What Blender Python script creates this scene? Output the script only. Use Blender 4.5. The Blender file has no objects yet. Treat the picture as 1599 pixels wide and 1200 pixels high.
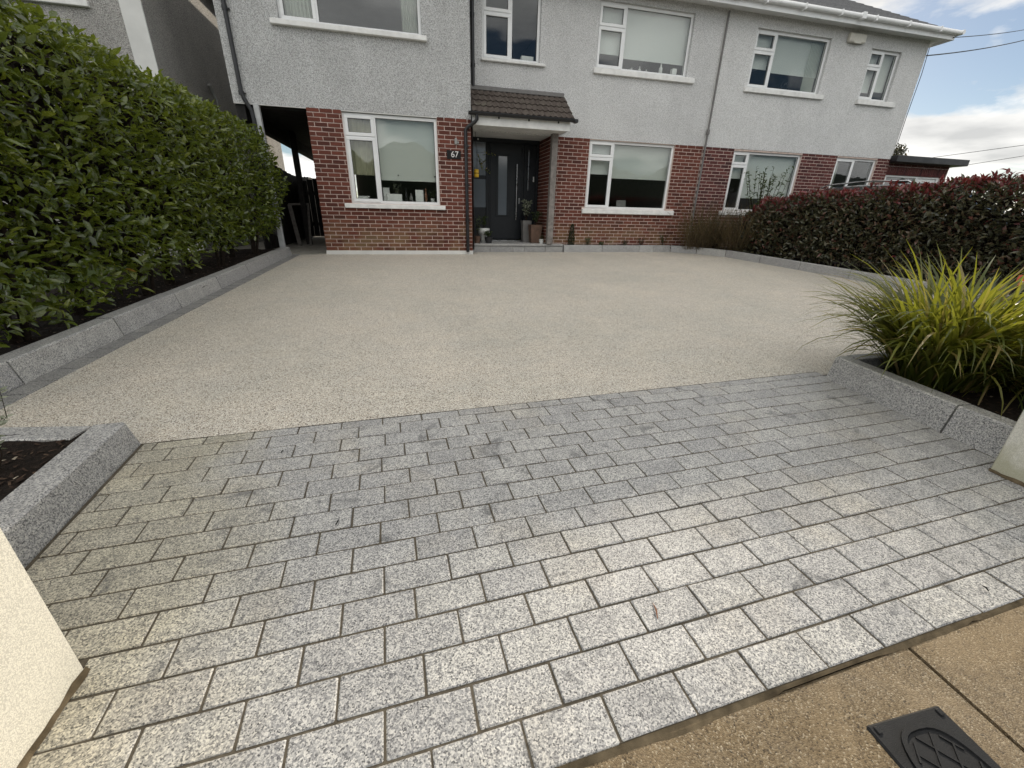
import bpy, math, random
import numpy as np
from mathutils import Vector, Matrix, noise as mnoise

R_ = random.Random(7)
NP = np.random.default_rng(5)
scene = bpy.context.scene
COL = scene.collection
rad = math.radians

# ------------------------------------------------------------------ camera, sky, sun, exposure
cam_d = bpy.data.cameras.new("camera")
cam = bpy.data.objects.new("camera", cam_d)
COL.objects.link(cam)
cam_d.sensor_fit = 'HORIZONTAL'
cam_d.sensor_width = 36.0
cam_d.lens = 14.357
cam_d.clip_start = 0.02
cam_d.clip_end = 2000
RIGHT = Vector((0.97135659, -0.23668777, 0.02110168))
DOWN = Vector((-0.07258352, -0.38008848, -0.92209782))
FWD = Vector((0.22626978, 0.89415415, -0.38638108))
UP = -DOWN
cam.matrix_world = Matrix((
    (RIGHT.x, UP.x, -FWD.x, 1.58902),
    (RIGHT.y, UP.y, -FWD.y, -9.36339),
    (RIGHT.z, UP.z, -FWD.z, 0.78791),
    (0, 0, 0, 1)))
scene.camera = cam
CAM = Vector((1.58902, -9.36339, 0.78791))

SUN_AZ = rad(35.0)      # from +Y (into the picture) towards +X
SUN_EL = rad(27.3)
world = bpy.data.worlds.new("World")
scene.world = world
world.use_nodes = True
wt = world.node_tree
wt.nodes.clear()
w_out = wt.nodes.new('ShaderNodeOutputWorld')
w_bg = wt.nodes.new('ShaderNodeBackground')
w_sky = wt.nodes.new('ShaderNodeTexSky')
w_sky.sky_type = 'NISHITA'
w_sky.sun_disc = False
w_sky.sun_elevation = SUN_EL
w_sky.sun_rotation = SUN_AZ
w_sky.air_density = 0.9
w_sky.dust_density = 0.3
w_sky.ozone_density = 2.0
w_bg.inputs['Strength'].default_value = 0.13
# clouds: noise over a flat layer overhead, mixed into the sky colour
w_tc = wt.nodes.new('ShaderNodeTexCoord')
w_sep = wt.nodes.new('ShaderNodeSeparateXYZ')
wt.links.new(w_tc.outputs['Generated'], w_sep.inputs[0])
def wmath(op, a, b=None, clamp=False):
    n = wt.nodes.new('ShaderNodeMath'); n.operation = op; n.use_clamp = clamp
    for i, v in enumerate((a, b)):
        if v is None: continue
        if isinstance(v, (int, float)): n.inputs[i].default_value = v
        else: wt.links.new(v, n.inputs[i])
    return n.outputs[0]
zc = wmath('MAXIMUM', w_sep.outputs['Z'], 0.0)
den = wmath('ADD', zc, 0.16)
CLOUD_X, CLOUD_Y = 2.6, 5.1
px = wmath('ADD', wmath('DIVIDE', w_sep.outputs['X'], den), CLOUD_X)
py = wmath('ADD', wmath('DIVIDE', w_sep.outputs['Y'], den), CLOUD_Y)
w_cmb = wt.nodes.new('ShaderNodeCombineXYZ')
wt.links.new(px, w_cmb.inputs[0]); wt.links.new(py, w_cmb.inputs[1])
wt.links.new(wmath('MULTIPLY', zc, 2.2), w_cmb.inputs[2])
w_n = wt.nodes.new('ShaderNodeTexNoise')
w_n.inputs['Scale'].default_value = 0.95
w_n.inputs['Detail'].default_value = 9
w_n.inputs['Roughness'].default_value = 0.56
w_n.inputs['Distortion'].default_value = 0.25
wt.links.new(w_cmb.outputs[0], w_n.inputs['Vector'])
# more cover near the horizon
cover = wmath('MULTIPLY', wmath('SUBTRACT', 0.34, zc, True), 0.30)
over = wmath('MULTIPLY', wmath('SUBTRACT', zc, 0.45, True), 0.75)      # broken cloud overhead
dens = wmath('ADD', wmath('ADD', w_n.outputs['Fac'], cover), wmath('MINIMUM', over, 0.22))
w_ramp = wt.nodes.new('ShaderNodeValToRGB')
w_ramp.color_ramp.elements[0].position = 0.485
w_ramp.color_ramp.elements[1].position = 0.56
wt.links.new(dens, w_ramp.inputs[0])
w_n2 = wt.nodes.new('ShaderNodeTexNoise')
w_n2.inputs['Scale'].default_value = 2.3
w_n2.inputs['Detail'].default_value = 6
wt.links.new(w_cmb.outputs[0], w_n2.inputs['Vector'])
w_cr = wt.nodes.new('ShaderNodeValToRGB')
w_cr.color_ramp.elements[0].position = 0.3
w_cr.color_ramp.elements[0].color = (4.9, 4.85, 4.75, 1)
w_cr.color_ramp.elements[1].position = 0.68
w_cr.color_ramp.elements[1].color = (9.2, 9.0, 8.6, 1)
wt.links.new(w_n2.outputs['Fac'], w_cr.inputs[0])
w_mix = wt.nodes.new('ShaderNodeMix'); w_mix.data_type = 'RGBA'
wt.links.new(wmath('MULTIPLY', w_ramp.outputs[0], 0.93), w_mix.inputs[0])
w_dim = wt.nodes.new('ShaderNodeVectorMath'); w_dim.operation = 'MULTIPLY'      # blue sky colour scaled down to balance the exposure
w_dim.inputs[1].default_value = (.36, .345, .325)
wt.links.new(w_sky.outputs[0], w_dim.inputs[0])
wt.links.new(w_dim.outputs[0], w_mix.inputs[6])
# clouds towards the sun show their shaded side, those opposite are lit from the front
w_dot = wt.nodes.new('ShaderNodeVectorMath'); w_dot.operation = 'DOT_PRODUCT'
w_dot.inputs[1].default_value = (math.sin(SUN_AZ) * math.cos(SUN_EL), math.cos(SUN_AZ) * math.cos(SUN_EL), math.sin(SUN_EL))
wt.links.new(w_tc.outputs['Generated'], w_dot.inputs[0])
w_lit = wt.nodes.new('ShaderNodeVectorMath'); w_lit.operation = 'SCALE'
wt.links.new(w_cr.outputs[0], w_lit.inputs[0])
wt.links.new(wmath('SUBTRACT', 1.0, wmath('MULTIPLY', wmath('MAXIMUM', w_dot.outputs['Value'], 0.0), 0.52)), w_lit.inputs['Scale'])
wt.links.new(w_lit.outputs[0], w_mix.inputs[7])
wt.links.new(w_mix.outputs[2], w_bg.inputs['Color'])
wt.links.new(w_bg.outputs[0], w_out.inputs['Surface'])

sun_d = bpy.data.lights.new("sun", 'SUN')
sun_d.energy = 2.0
sun_d.angle = rad(1.6)
sun_d.color = (1.0, 0.89, 0.74)
sun = bpy.data.objects.new("sun", sun_d)
COL.objects.link(sun)
sd = Vector((math.sin(SUN_AZ) * math.cos(SUN_EL), math.cos(SUN_AZ) * math.cos(SUN_EL), math.sin(SUN_EL)))
sun.rotation_euler = (-sd).to_track_quat('-Z', 'Y').to_euler()
sun.location = (10, 15, 14)

vs = scene.view_settings
vs.view_transform = 'Standard'
vs.look = 'None'
vs.gamma = 1.0
vs.exposure = 1.0
vs.use_curve_mapping = False
scene.display_settings.display_device = 'sRGB'
scene.cycles.max_bounces = 8
scene.cycles.transparent_max_bounces = 12
scene.cycles.use_denoising = True

# ------------------------------------------------------------------ helpers
class MB:
    """collects polygons; build() links them as one mesh object"""
    def __init__(s): s.v = []; s.f = []; s.m = []; s.sm = []
    def face(s, pts, mi=0, smooth=False):
        b = len(s.v); s.v += [tuple(p) for p in pts]
        s.f.append(tuple(range(b, b + len(pts)))); s.m.append(mi); s.sm.append(smooth)
    def add(s, v, f, mi=0, smooth=False):
        b = len(s.v); s.v += [tuple(p) for p in v]
        for q in f:
            s.f.append(tuple(i + b for i in q)); s.m.append(mi); s.sm.append(smooth)
        return s
    def box(s, x0, x1, y0, y1, z0, z1, mi=0, ch=0.0):
        if ch <= 0:
            v = [(x, y, z) for z in (z0, z1) for y in (y0, y1) for x in (x0, x1)]
            f = [(0, 2, 3, 1), (4, 5, 7, 6), (0, 1, 5, 4), (2, 6, 7, 3), (0, 4, 6, 2), (1, 3, 7, 5)]
            return s.add(v, f, mi)
        c = min(ch, (x1 - x0) * .45, (y1 - y0) * .45, (z1 - z0) * .45)
        v = []
        for sx in (0, 1):
            for sy in (0, 1):
                for sz in (0, 1):
                    X, Y, Z = (x0, x1)[sx], (y0, y1)[sy], (z0, z1)[sz]
                    ix, iy, iz = (c, -c)[sx], (c, -c)[sy], (c, -c)[sz]
                    v += [(X, Y + iy, Z + iz), (X + ix, Y, Z + iz), (X + ix, Y + iy, Z)]
        idx = lambda sx, sy, sz, k: (sx * 4 + sy * 2 + sz) * 3 + k
        f = []
        for a in (0, 1):
            o = [(0, 0), (1, 0), (1, 1), (0, 1)]
            if a == 0: o2 = o[::-1]
            else: o2 = o
            f.append(tuple(idx(a, p, q, 0) for p, q in o2))
            f.append(tuple(idx(p, a, q, 1) for p, q in o2[::-1]))
            f.append(tuple(idx(p, q, a, 2) for p, q in o2))
        for p in (0, 1):
            for q in (0, 1):
                f.append((idx(0, p, q, 1), idx(1, p, q, 1), idx(1, p, q, 2), idx(0, p, q, 2)))
                f.append((idx(p, 0, q, 0), idx(p, 1, q, 0), idx(p, 1, q, 2), idx(p, 0, q, 2)))
                f.append((idx(p, q, 0, 0), idx(p, q, 1, 0), idx(p, q, 1, 1), idx(p, q, 0, 1)))
                for r in (0, 1):
                    f.append((idx(p, q, r, 0), idx(p, q, r, 1), idx(p, q, r, 2)))
        return s.add(v, f, mi)
    def tube(s, pts, r, n=8, mi=0, cap=True, smooth=True):
        pts = [Vector(p) for p in pts]
        rr = r if isinstance(r, (list, tuple)) else [r] * len(pts)
        rings = []; ref = None
        for i, p in enumerate(pts):
            t = (pts[min(i + 1, len(pts) - 1)] - pts[max(i - 1, 0)]).normalized()
            if ref is None:
                ref = Vector((0, 0, 1)) if abs(t.z) < .9 else Vector((1, 0, 0))
            a = t.cross(ref)
            if a.length < 1e-4: a = t.orthogonal()
            a.normalize(); b = a.cross(t); ref = b
            rings.append([p + a * math.cos(2 * math.pi * k / n) * rr[i] + b * math.sin(2 * math.pi * k / n) * rr[i] for k in range(n)])
        v = [q for g in rings for q in g]; f = []
        for i in range(len(rings) - 1):
            for k in range(n):
                f.append((i * n + k, i * n + (k + 1) % n, (i + 1) * n + (k + 1) % n, (i + 1) * n + k))
        s.add(v, f, mi, smooth)
        if cap:
            s.face(rings[0][::-1], mi); s.face(rings[-1], mi)
        return s
    def lathe(s, c, prof, n=20, mi=0, smooth=True):
        v = []; f = []
        for (r, z) in prof:
            for k in range(n):
                a = 2 * math.pi * k / n
                v.append((c[0] + r * math.cos(a), c[1] + r * math.sin(a), c[2] + z))
        for i in range(len(prof) - 1):
            for k in range(n):
                f.append((i * n + k, i * n + (k + 1) % n, (i + 1) * n + (k + 1) % n, (i + 1) * n + k))
        return s.add(v, f, mi, smooth)
    def mesh(s, name, mats):
        me = bpy.data.meshes.new(name)
        me.from_pydata(s.v, [], s.f)
        for m in (mats if isinstance(mats, (list, tuple)) else [mats]): me.materials.append(m)
        me.polygons.foreach_set('material_index', s.m)
        me.polygons.foreach_set('use_smooth', s.sm)
        me.update()
        return me
    def build(s, name, mats, parent=None, loc=None):
        return link(name, s.mesh(name, mats), parent, loc)

def link(name, me, parent=None, loc=None):
    o = bpy.data.objects.new(name, me)
    COL.objects.link(o)
    if loc is not None: o.location = loc
    if parent is not None:
        o.parent = parent
        o.matrix_parent_inverse = inv_world(parent)
    return o

_W = {}
def inv_world(p):
    # parents are only moved or turned about Z; empties are created at their final place
    m = world_of(p)
    return m.inverted()
def world_of(p):
    m = Matrix.LocRotScale(p.location, p.rotation_euler, p.scale)
    if p.parent is not None:
        m = world_of(p.parent) @ p.matrix_parent_inverse @ m
    return m

def tag(o, label=None, cat=None, group=None, kind=None):
    if label: o['label'] = label
    if cat: o['category'] = cat
    if group: o['group'] = group
    if kind: o['kind'] = kind
    return o
def thing(name, label, cat, loc, group=None):
    o = bpy.data.objects.new(name, None)
    o.empty_display_size = .1
    o.location = loc
    COL.objects.link(o)
    return tag(o, label, cat, group)

def fast_mesh(name, verts, faces, mats, smooth=True, mat_idx=None):
    """verts (N,3) array, faces (M,k) array of equal size polygons"""
    me = bpy.data.meshes.new(name)
    verts = np.asarray(verts, dtype=np.float32); faces = np.asarray(faces, dtype=np.int32)
    k = faces.shape[1]
    me.vertices.add(len(verts)); me.vertices.foreach_set('co', verts.ravel())
    me.loops.add(faces.size); me.loops.foreach_set('vertex_index', faces.ravel())
    me.polygons.add(len(faces))
    me.polygons.foreach_set('loop_start', np.arange(0, faces.size, k, dtype=np.int32))
    me.polygons.foreach_set('loop_total', np.full(len(faces), k, dtype=np.int32))
    if smooth: me.polygons.foreach_set('use_smooth', np.ones(len(faces), dtype=bool))
    for m in (mats if isinstance(mats, (list, tuple)) else [mats]): me.materials.append(m)
    if mat_idx is not None: me.polygons.foreach_set('material_index', np.asarray(mat_idx, dtype=np.int32))
    me.update(); me.validate()
    return me

# ------------------------------------------------------------------ materials
class NT:
    def __init__(s, name):
        s.m = bpy.data.materials.new(name); s.m.use_nodes = True
        s.t = s.m.node_tree; s.t.nodes.clear()
        s.out = s.t.nodes.new('ShaderNodeOutputMaterial')
    def n(s, typ, **kw):
        x = s.t.nodes.new(typ)
        for k, v in kw.items():
            if k.startswith('i_'):
                x.inputs[k[2:].replace('_', ' ')].default_value = v
            else: setattr(x, k, v)
        return x
    def l(s, a, b): s.t.links.new(a, b)
    def pos(s): return s.n('ShaderNodeNewGeometry').outputs['Position']
    def obj(s): return s.n('ShaderNodeTexCoord').outputs['Object']
    def noise(s, vec, scale, detail=4, rough=.55, dist=0.0, out='Fac'):
        x = s.n('ShaderNodeTexNoise'); x.inputs['Scale'].default_value = scale
        x.inputs['Detail'].default_value = detail; x.inputs['Roughness'].default_value = rough
        x.inputs['Distortion'].default_value = dist
        s.l(vec, x.inputs['Vector']); return x.outputs[out]
    def voro(s, vec, scale, out='Color', feature='F1', rnd=1.0):
        x = s.n('ShaderNodeTexVoronoi', feature=feature); x.inputs['Scale'].default_value = scale
        x.inputs['Randomness'].default_value = rnd
        s.l(vec, x.inputs['Vector']); return x.outputs[out]
    def ramp(s, fac, stops, interp='LINEAR'):
        x = s.n('ShaderNodeValToRGB'); r = x.color_ramp; r.interpolation = interp
        while len(r.elements) < len(stops): r.elements.new(.5)
        for e, (p, c) in zip(r.elements, stops):
            e.position = p
            e.color = (c, c, c, 1) if isinstance(c, (int, float)) else (*c, 1)
        s.l(fac, x.inputs[0]); return x.outputs[0]
    def math(s, op, a, b=None, clamp=False):
        x = s.n('ShaderNodeMath', operation=op, use_clamp=clamp)
        for i, v in enumerate((a, b)):
            if v is None: continue
            if isinstance(v, (int, float)): x.inputs[i].default_value = v
            else: s.l(v, x.inputs[i])
        return x.outputs[0]
    def mix(s, fac, a, b, blend='MIX'):
        x = s.n('ShaderNodeMix', data_type='RGBA', blend_type=blend)
        for i, v in ((0, fac), (6, a), (7, b)):
            if isinstance(v, (int, float)): x.inputs[i].default_value = v if i == 0 else (v, v, v, 1)
            elif isinstance(v, tuple): x.inputs[i].default_value = (*v, 1)
            else: s.l(v, x.inputs[i])
        return x.outputs[2]
    def rnd(s):
        """one random number per object, or per loose piece in a joined mesh"""
        a = s.n('ShaderNodeObjectInfo').outputs['Random']
        b = s.n('ShaderNodeNewGeometry').outputs['Random Per Island']
        return s.math('FRACT', s.math('ADD', a, s.math('MULTIPLY', b, 3.7)))
    def bump(s, h, strength=.5, dist=.01):
        x = s.n('ShaderNodeBump'); x.inputs['Strength'].default_value = strength
        x.inputs['Distance'].default_value = dist
        s.l(h, x.inputs['Height']); return x.outputs[0]
    def pbr(s, color, rough=.6, normal=None, spec=.5, metal=0.0, coat=0.0):
        x = s.n('ShaderNodeBsdfPrincipled')
        for k, v in (('Base Color', color), ('Roughness', rough), ('Specular IOR Level', spec), ('Metallic', metal), ('Coat Weight', coat)):
            if isinstance(v, tuple): x.inputs[k].default_value = (*v, 1)
            elif isinstance(v, (int, float)): x.inputs[k].default_value = v
            else: s.l(v, x.inputs[k])
        if normal is not None: s.l(normal, x.inputs['Normal'])
        return x.outputs[0]
    def done(s, sh):
        s.l(sh, s.out.inputs['Surface']); return s.m

def m_plain(name, c, rough=.5, spec=.5, metal=0.0, var=.06, nscale=9., bump=0.0, coat=0.0):
    t = NT(name); p = t.pos()
    nz = t.noise(p, nscale, 6, .6)
    col = t.mix(t.ramp(nz, [(.3, 0.0), (.7, 1.0)]), tuple(x * (1 - var * 2) for x in c), tuple(min(1, x * (1 + var)) for x in c))
    nor = t.bump(t.noise(p, nscale * 25, 3), bump, .003) if bump else None
    r = t.ramp(t.noise(p, nscale * .6, 4), [(.3, max(0, rough - .07)), (.7, min(1, rough + .07))])
    return t.done(t.pbr(col, r, nor, spec, metal, coat))

def m_granite(name, lo=.05, mid=.315, hi=.56, scale=310., moss=True, fine=False, dark=1.0):
    t = NT(name); p = t.pos()
    a = t.noise(p, scale, 2, .7)
    b = t.voro(p, scale * .9, 'Color')
    g = t.n('ShaderNodeSeparateColor'); t.l(b, g.inputs[0])
    s1 = t.math('ADD', t.math('MULTIPLY', a, .55), t.math('MULTIPLY', g.outputs[0], .45))
    c = t.ramp(s1, [(.25, (lo, lo, lo * 1.02)), (.37, (mid * .66, mid * .66, mid * .67)), (.52, (mid, mid, mid * .985)), (.72, (hi, hi * .98, hi * .925))])
    # each stone a shade of its own
    r = t.rnd()
    c = t.mix(1.0, c, t.ramp(r, [(0, (.885 * dark, .885 * dark, .89 * dark)), (.5, (.97 * dark, .97 * dark, .97 * dark)), (1, (1.06 * dark, 1.055 * dark, 1.03 * dark))]), 'MULTIPLY')
    # clouding inside the stone
    cl = t.noise(p, 9, 5, .6)
    c = t.mix(1.0, c, t.ramp(cl, [(.3, .86), (.7, 1.1)]), 'MULTIPLY')
    if moss:
        # cement and algae bloom, grime and dark veins left by the laying
        n1 = t.noise(p, 1.6, 5, .6, .4)
        sx = t.n('ShaderNodeSeparateXYZ'); t.l(p, sx.inputs[0])
        left = t.ramp(t.math('ADD', t.math('MULTIPLY', sx.outputs[0], .5), t.math('MULTIPLY', n1, .5)), [(.62, 1.0), (.80, 0.0)])
        c = t.mix(t.math('MULTIPLY', left, .55), c, t.mix(1.0, c, (1.0, .92, .66), 'MULTIPLY'))
        n2 = t.noise(p, 5.0, 9, .68, 1.2)
        ve = t.ramp(n2, [(.575, 0.0), (.67, 1.0)])
        c = t.mix(t.math('MULTIPLY', ve, .62), c, (.06, .062, .065))
        n3 = t.noise(p, 2.6, 4, .6, .3)
        c = t.mix(t.ramp(n3, [(.5, 0.0), (.75, .35)]), c, t.mix(1.0, c, (1.18, 1.06, .86), 'MULTIPLY'))
    h = t.math('ADD', t.math('MULTIPLY', s1, .5), t.math('MULTIPLY', t.noise(p, 38, 4), .6))
    nor = t.bump(h, .3, .003)
    return t.done(t.pbr(c, t.ramp(cl, [(.3, .28), (.7, .46)]), nor, .5))

def m_resin():
    t = NT('resin_bound_gravel'); p = t.pos()
    v = t.n('ShaderNodeTexVoronoi'); v.inputs['Scale'].default_value = 215.; t.l(p, v.inputs['Vector'])
    g = t.n('ShaderNodeSeparateColor'); t.l(v.outputs['Color'], g.inputs[0])
    c = t.ramp(g.outputs[0], [(0.0, (.10, .09, .08)), (.12, (.24, .20, .165)), (.22, (.47, .425, .36)), (.55, (.59, .555, .49)), (.80, (.70, .675, .61)), (1.0, (.80, .79, .74))])
    c = t.mix(1.0, c, t.ramp(v.outputs['Distance'], [(.0, 1.1), (.45, .95), (.8, .5)]), 'MULTIPLY')
    pa = t.noise(p, .8, 5, .6)
    c = t.mix(1.0, c, t.ramp(pa, [(.3, (.92, .93, .92)), (.7, (1.06, 1.04, 1.02))]), 'MULTIPLY')
    pb = t.noise(p, 3.7, 6, .65)
    c = t.mix(1.0, c, t.ramp(pb, [(.35, (.95, .95, .95)), (.65, (1.04, 1.02, .99))]), 'MULTIPLY')
    # trowel passes and faint wheel dust
    sc = t.n('ShaderNodeVectorMath', operation='MULTIPLY'); sc.inputs[1].default_value = (.9, .22, 1); t.l(p, sc.inputs[0])
    tr = t.noise(sc.outputs[0], 1.7, 4, .55, .8)
    c = t.mix(1.0, c, t.ramp(tr, [(.36, (.968, .968, .968)), (.64, (1.01, 1.01, 1.01))]), 'MULTIPLY')
    nor = t.bump(t.math('SUBTRACT', 1.0, v.outputs['Distance']), .7, .003)
    return t.done(t.pbr(c, .55, nor, .35))

def m_render(name, c, scale=75., amount=1.0, dirt=.2, lo=.62):
    """pebble-dash: round dashed chips standing proud of the coat"""
    t = NT(name); p = t.pos()
    wv = t.mix(.02, p, t.noise(p, 40, 3, out='Color'))
    v = t.n('ShaderNodeTexVoronoi', feature='SMOOTH_F1'); v.inputs['Scale'].default_value = scale
    v.inputs['Smoothness'].default_value = .35
    t.l(wv, v.inputs['Vector'])
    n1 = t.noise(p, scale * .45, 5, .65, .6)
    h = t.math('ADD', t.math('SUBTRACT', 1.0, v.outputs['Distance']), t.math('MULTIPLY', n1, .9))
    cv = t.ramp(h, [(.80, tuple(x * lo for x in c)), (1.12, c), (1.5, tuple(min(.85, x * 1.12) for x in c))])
    st = t.noise(p, 1.3, 6, .6, .5)
    cv = t.mix(1.0, cv, t.ramp(st, [(.3, 1 - dirt), (.65, 1.0)]), 'MULTIPLY')
    sc = t.n('ShaderNodeVectorMath', operation='MULTIPLY'); sc.inputs[1].default_value = (3.1, 3.1, .5)
    t.l(p, sc.inputs[0])
    stk = t.noise(sc.outputs[0], 1.0, 5, .6)
    cv = t.mix(1.0, cv, t.ramp(stk, [(.35, 1 - dirt * .45), (.6, 1.0)]), 'MULTIPLY')
    if name.endswith('roughcast'):
        sz = t.n('ShaderNodeSeparateXYZ'); t.l(p, sz.inputs[0])
        alg = t.noise(p, 7, 6, .65, .6)
        lowp = t.ramp(t.math('ADD', t.math('MULTIPLY', sz.outputs[2], 2.2), alg), [(-.0, 1.0), (.22, 0.0)])
        cv = t.mix(t.math('MULTIPLY', lowp, .6 if name.startswith('stained') else .0), cv, (.30, .29, .17))
        sp = t.noise(p, 210, 3, .6)
        cv = t.mix(t.ramp(sp, [(.64, 0.0), (.72, .5)]), cv, (.42, .38, .28))
    nor = t.bump(h, min(1.0, amount), .016)
    return t.done(t.pbr(cv, .85, nor, .2))

def m_brick(name, a, b, d):
    t = NT(name); p = t.pos()
    r = t.rnd()
    c = t.ramp(r, [(0, d), (.25, a), (.7, b), (1.0, tuple(x * 1.15 for x in b))])
    n = t.noise(p, 60, 6, .65)
    c = t.mix(1.0, c, t.ramp(n, [(.3, .72), (.6, 1.05)]), 'MULTIPLY')
    n2 = t.noise(p, 2.2, 5, .6)
    sz = t.n('ShaderNodeSeparateXYZ'); t.l(p, sz.inputs[0])
    # pale salt bloom and algae low on the wall, in patches
    low = t.ramp(t.math('ADD', sz.outputs[2], t.math('MULTIPLY', n2, .5)), [(.55, .85), (.98, 0.0)])
    c = t.mix(t.math('MULTIPLY', low, t.ramp(n2, [(.42, 0.0), (.6, .5)])), c, (.26, .20, .10))
    nor = t.bump(n, .6, .003)
    return t.done(t.pbr(c, .8, nor, .25))

def m_glass(name='window_glass', tint=(.93, .945, .935), refl=.0):
    t = NT(name)
    tr = t.n('ShaderNodeBsdfTransparent'); tr.inputs[0].default_value = (*tint, 1)
    gl = t.n('ShaderNodeBsdfGlossy'); gl.inputs['Roughness'].default_value = 0.015
    gl.inputs['Color'].default_value = (.95, .97, 1, 1)
    lw = t.n('ShaderNodeLayerWeight'); lw.inputs[0].default_value = .5
    fac = t.math('ADD', .042, t.math('MULTIPLY', t.math('POWER', lw.outputs['Facing'], 5.0), .9))
    wob = t.bump(t.noise(t.pos(), .9, 2), .12, .05); t.l(wob, gl.inputs['Normal'])
    mx = t.n('ShaderNodeMixShader')
    t.l(t.math('ADD', fac, refl, True), mx.inputs[0])
    t.l(tr.outputs[0], mx.inputs[1]); t.l(gl.outputs[0], mx.inputs[2])
    return t.done(mx.outputs[0])

def m_leaf(name, stops, rough=.32, trans=.28, tcol=(.22, .36, .03), spec=.5, vein=True):
    t = NT(name); p = t.pos(); r = t.rnd()
    c = t.ramp(r, stops)
    n = t.noise(p, 2.0, 4, .6)
    c = t.mix(1.0, c, t.ramp(n, [(.3, .8), (.7, 1.15)]), 'MULTIPLY')
    n2 = t.noise(p, 55, 3, .6)
    c = t.mix(1.0, c, t.ramp(n2, [(.3, .85), (.7, 1.1)]), 'MULTIPLY')
    b = t.pbr(c, t.ramp(n2, [(.3, rough - .06), (.7, rough + .1)]), t.bump(n2, .15, .002), spec)
    tl = t.n('ShaderNodeBsdfTranslucent')
    t.l(t.mix(.55, c, tcol), tl.inputs['Color'])
    mx = t.n('ShaderNodeMixShader'); mx.inputs[0].default_value = trans
    t.l(b, mx.inputs[1]); t.l(tl.outputs[0], mx.inputs[2])
    return t.done(mx.outputs[0])

def m_soil():
    t = NT('bark_soil'); p = t.pos()
    n = t.noise(p, 45, 7, .7, .5)
    c = t.ramp(n, [(.3, (.005, .004, .003)), (.55, (.016, .011, .008)), (.75, (.042, .030, .022))])
    return t.done(t.pbr(c, .9, t.bump(n, .9, .02), .15))

def m_concrete():
    t = NT('brown_footpath_concrete'); p = t.pos()
    v = t.n('ShaderNodeTexVoronoi'); v.inputs['Scale'].default_value = 300.; t.l(p, v.inputs['Vector'])
    g = t.n('ShaderNodeSeparateColor'); t.l(v.outputs['Color'], g.inputs[0])
    c = t.ramp(g.outputs[0], [(0, (.035, .025, .014)), (.12, (.095, .066, .034)), (.5, (.15, .108, .058)), (.88, (.19, .145, .085)), (1, (.33, .28, .20))])
    n = t.noise(p, 2.2, 7, .62, .6)
    c = t.mix(t.ramp(n, [(.42, 0.0), (.62, .75)]), c, t.mix(.35, c, (.20, .165, .115)))
    n2 = t.noise(p, 14, 6, .7)
    c = t.mix(t.ramp(n2, [(.55, 0.0), (.72, .6)]), c, (.10, .07, .04))
    n4 = t.noise(p, 3.3, 6, .6, 1.0)
    c = t.mix(t.ramp(n4, [(.46, 0.0), (.60, .8)]), c, t.mix(1.0, t.mix(.5, c, (.19, .15, .10)), (1.25, 1.22, 1.15), 'MULTIPLY'))
    n5 = t.noise(p, 5.5, 4, .5)
    c = t.mix(t.ramp(n5, [(.62, 0.0), (.70, .45)]), c, (.075, .052, .030))
    h = t.math('ADD', t.math('SUBTRACT', 1.0, v.outputs['Distance']), n2)
    return t.done(t.pbr(c, t.ramp(n, [(.4, .75), (.65, .5)]), t.bump(h, .6, .004), .35))

def m_fabric(name, c, fold=0.0):
    t = NT(name); p = t.pos()
    w = t.noise(p, 300, 2)
    col = t.mix(1.0, c, t.ramp(w, [(.3, .9), (.7, 1.05)]), 'MULTIPLY')
    b = t.pbr(col, .85, None, .1)
    tl = t.n('ShaderNodeBsdfTranslucent'); tl.inputs[0].default_value = (*c, 1)
    mx = t.n('ShaderNodeMixShader'); mx.inputs[0].default_value = .25
    t.l(b, mx.inputs[1]); t.l(tl.outputs[0], mx.inputs[2])
    return t.done(mx.outputs[0])

def m_tile(name, c1, c2):
    t = NT(name); p = t.pos(); r = t.rnd()
    c = t.mix(r, c1, c2)
    n = t.noise(p, 30, 6, .7)
    c = t.mix(1.0, c, t.ramp(n, [(.3, .65), (.7, 1.2)]), 'MULTIPLY')
    n2 = t.noise(p, 7, 6, .7)
    c = t.mix(t.ramp(n2, [(.58, 0.0), (.7, .5)]), c, (.16, .16, .12))
    return t.done(t.pbr(c, .85, t.bump(n, .4, .004), .2))

M = {}
M['sett'] = m_granite('granite_sett', moss=True)
M['kerb'] = m_granite('granite_kerb', lo=.07, mid=.36, hi=.58, scale=250., moss=False)
M['border'] = m_granite('dark_border_granite', lo=.04, mid=.21, hi=.36, scale=270., moss=False)
M['pale_granite'] = m_granite('pale_granite', lo=.16, mid=.36, hi=.5, scale=300., moss=False)
M['resin'] = m_resin()
M['joint'] = m_plain('joint_mortar', (.105, .091, .070), .95, .1, var=.2, nscale=60, bump=.5)
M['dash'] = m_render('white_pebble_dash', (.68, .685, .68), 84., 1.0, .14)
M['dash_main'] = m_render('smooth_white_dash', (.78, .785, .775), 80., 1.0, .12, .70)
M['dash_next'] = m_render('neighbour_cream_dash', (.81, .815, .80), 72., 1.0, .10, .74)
M['dash_left'] = m_render('left_neighbour_dash', (.50, .485, .46), 78., 1.0, .16)
M['plaster'] = m_plain('smooth_white_plaster', (.66, .66, .64), .8, .2, var=.05, nscale=3)
M['brick'] = m_brick('red_brick', (.108, .036, .025), (.140, .045, .031), (.072, .026, .020))
M['brick_next'] = m_brick('plum_red_brick', (.088, .030, .028), (.115, .038, .034), (.058, .023, .023))
M['mortar'] = m_plain('pale_brick_mortar', (.62, .50, .445), .95, .1, var=.12, nscale=14, bump=.4)
M['pvc'] = m_plain('white_pvc', (.76, .77, .77), .32, .45, var=.03, nscale=4)
M['sill'] = m_plain('white_painted_sill', (.74, .74, .72), .6, .3, var=.08, nscale=7, bump=.2)
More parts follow.
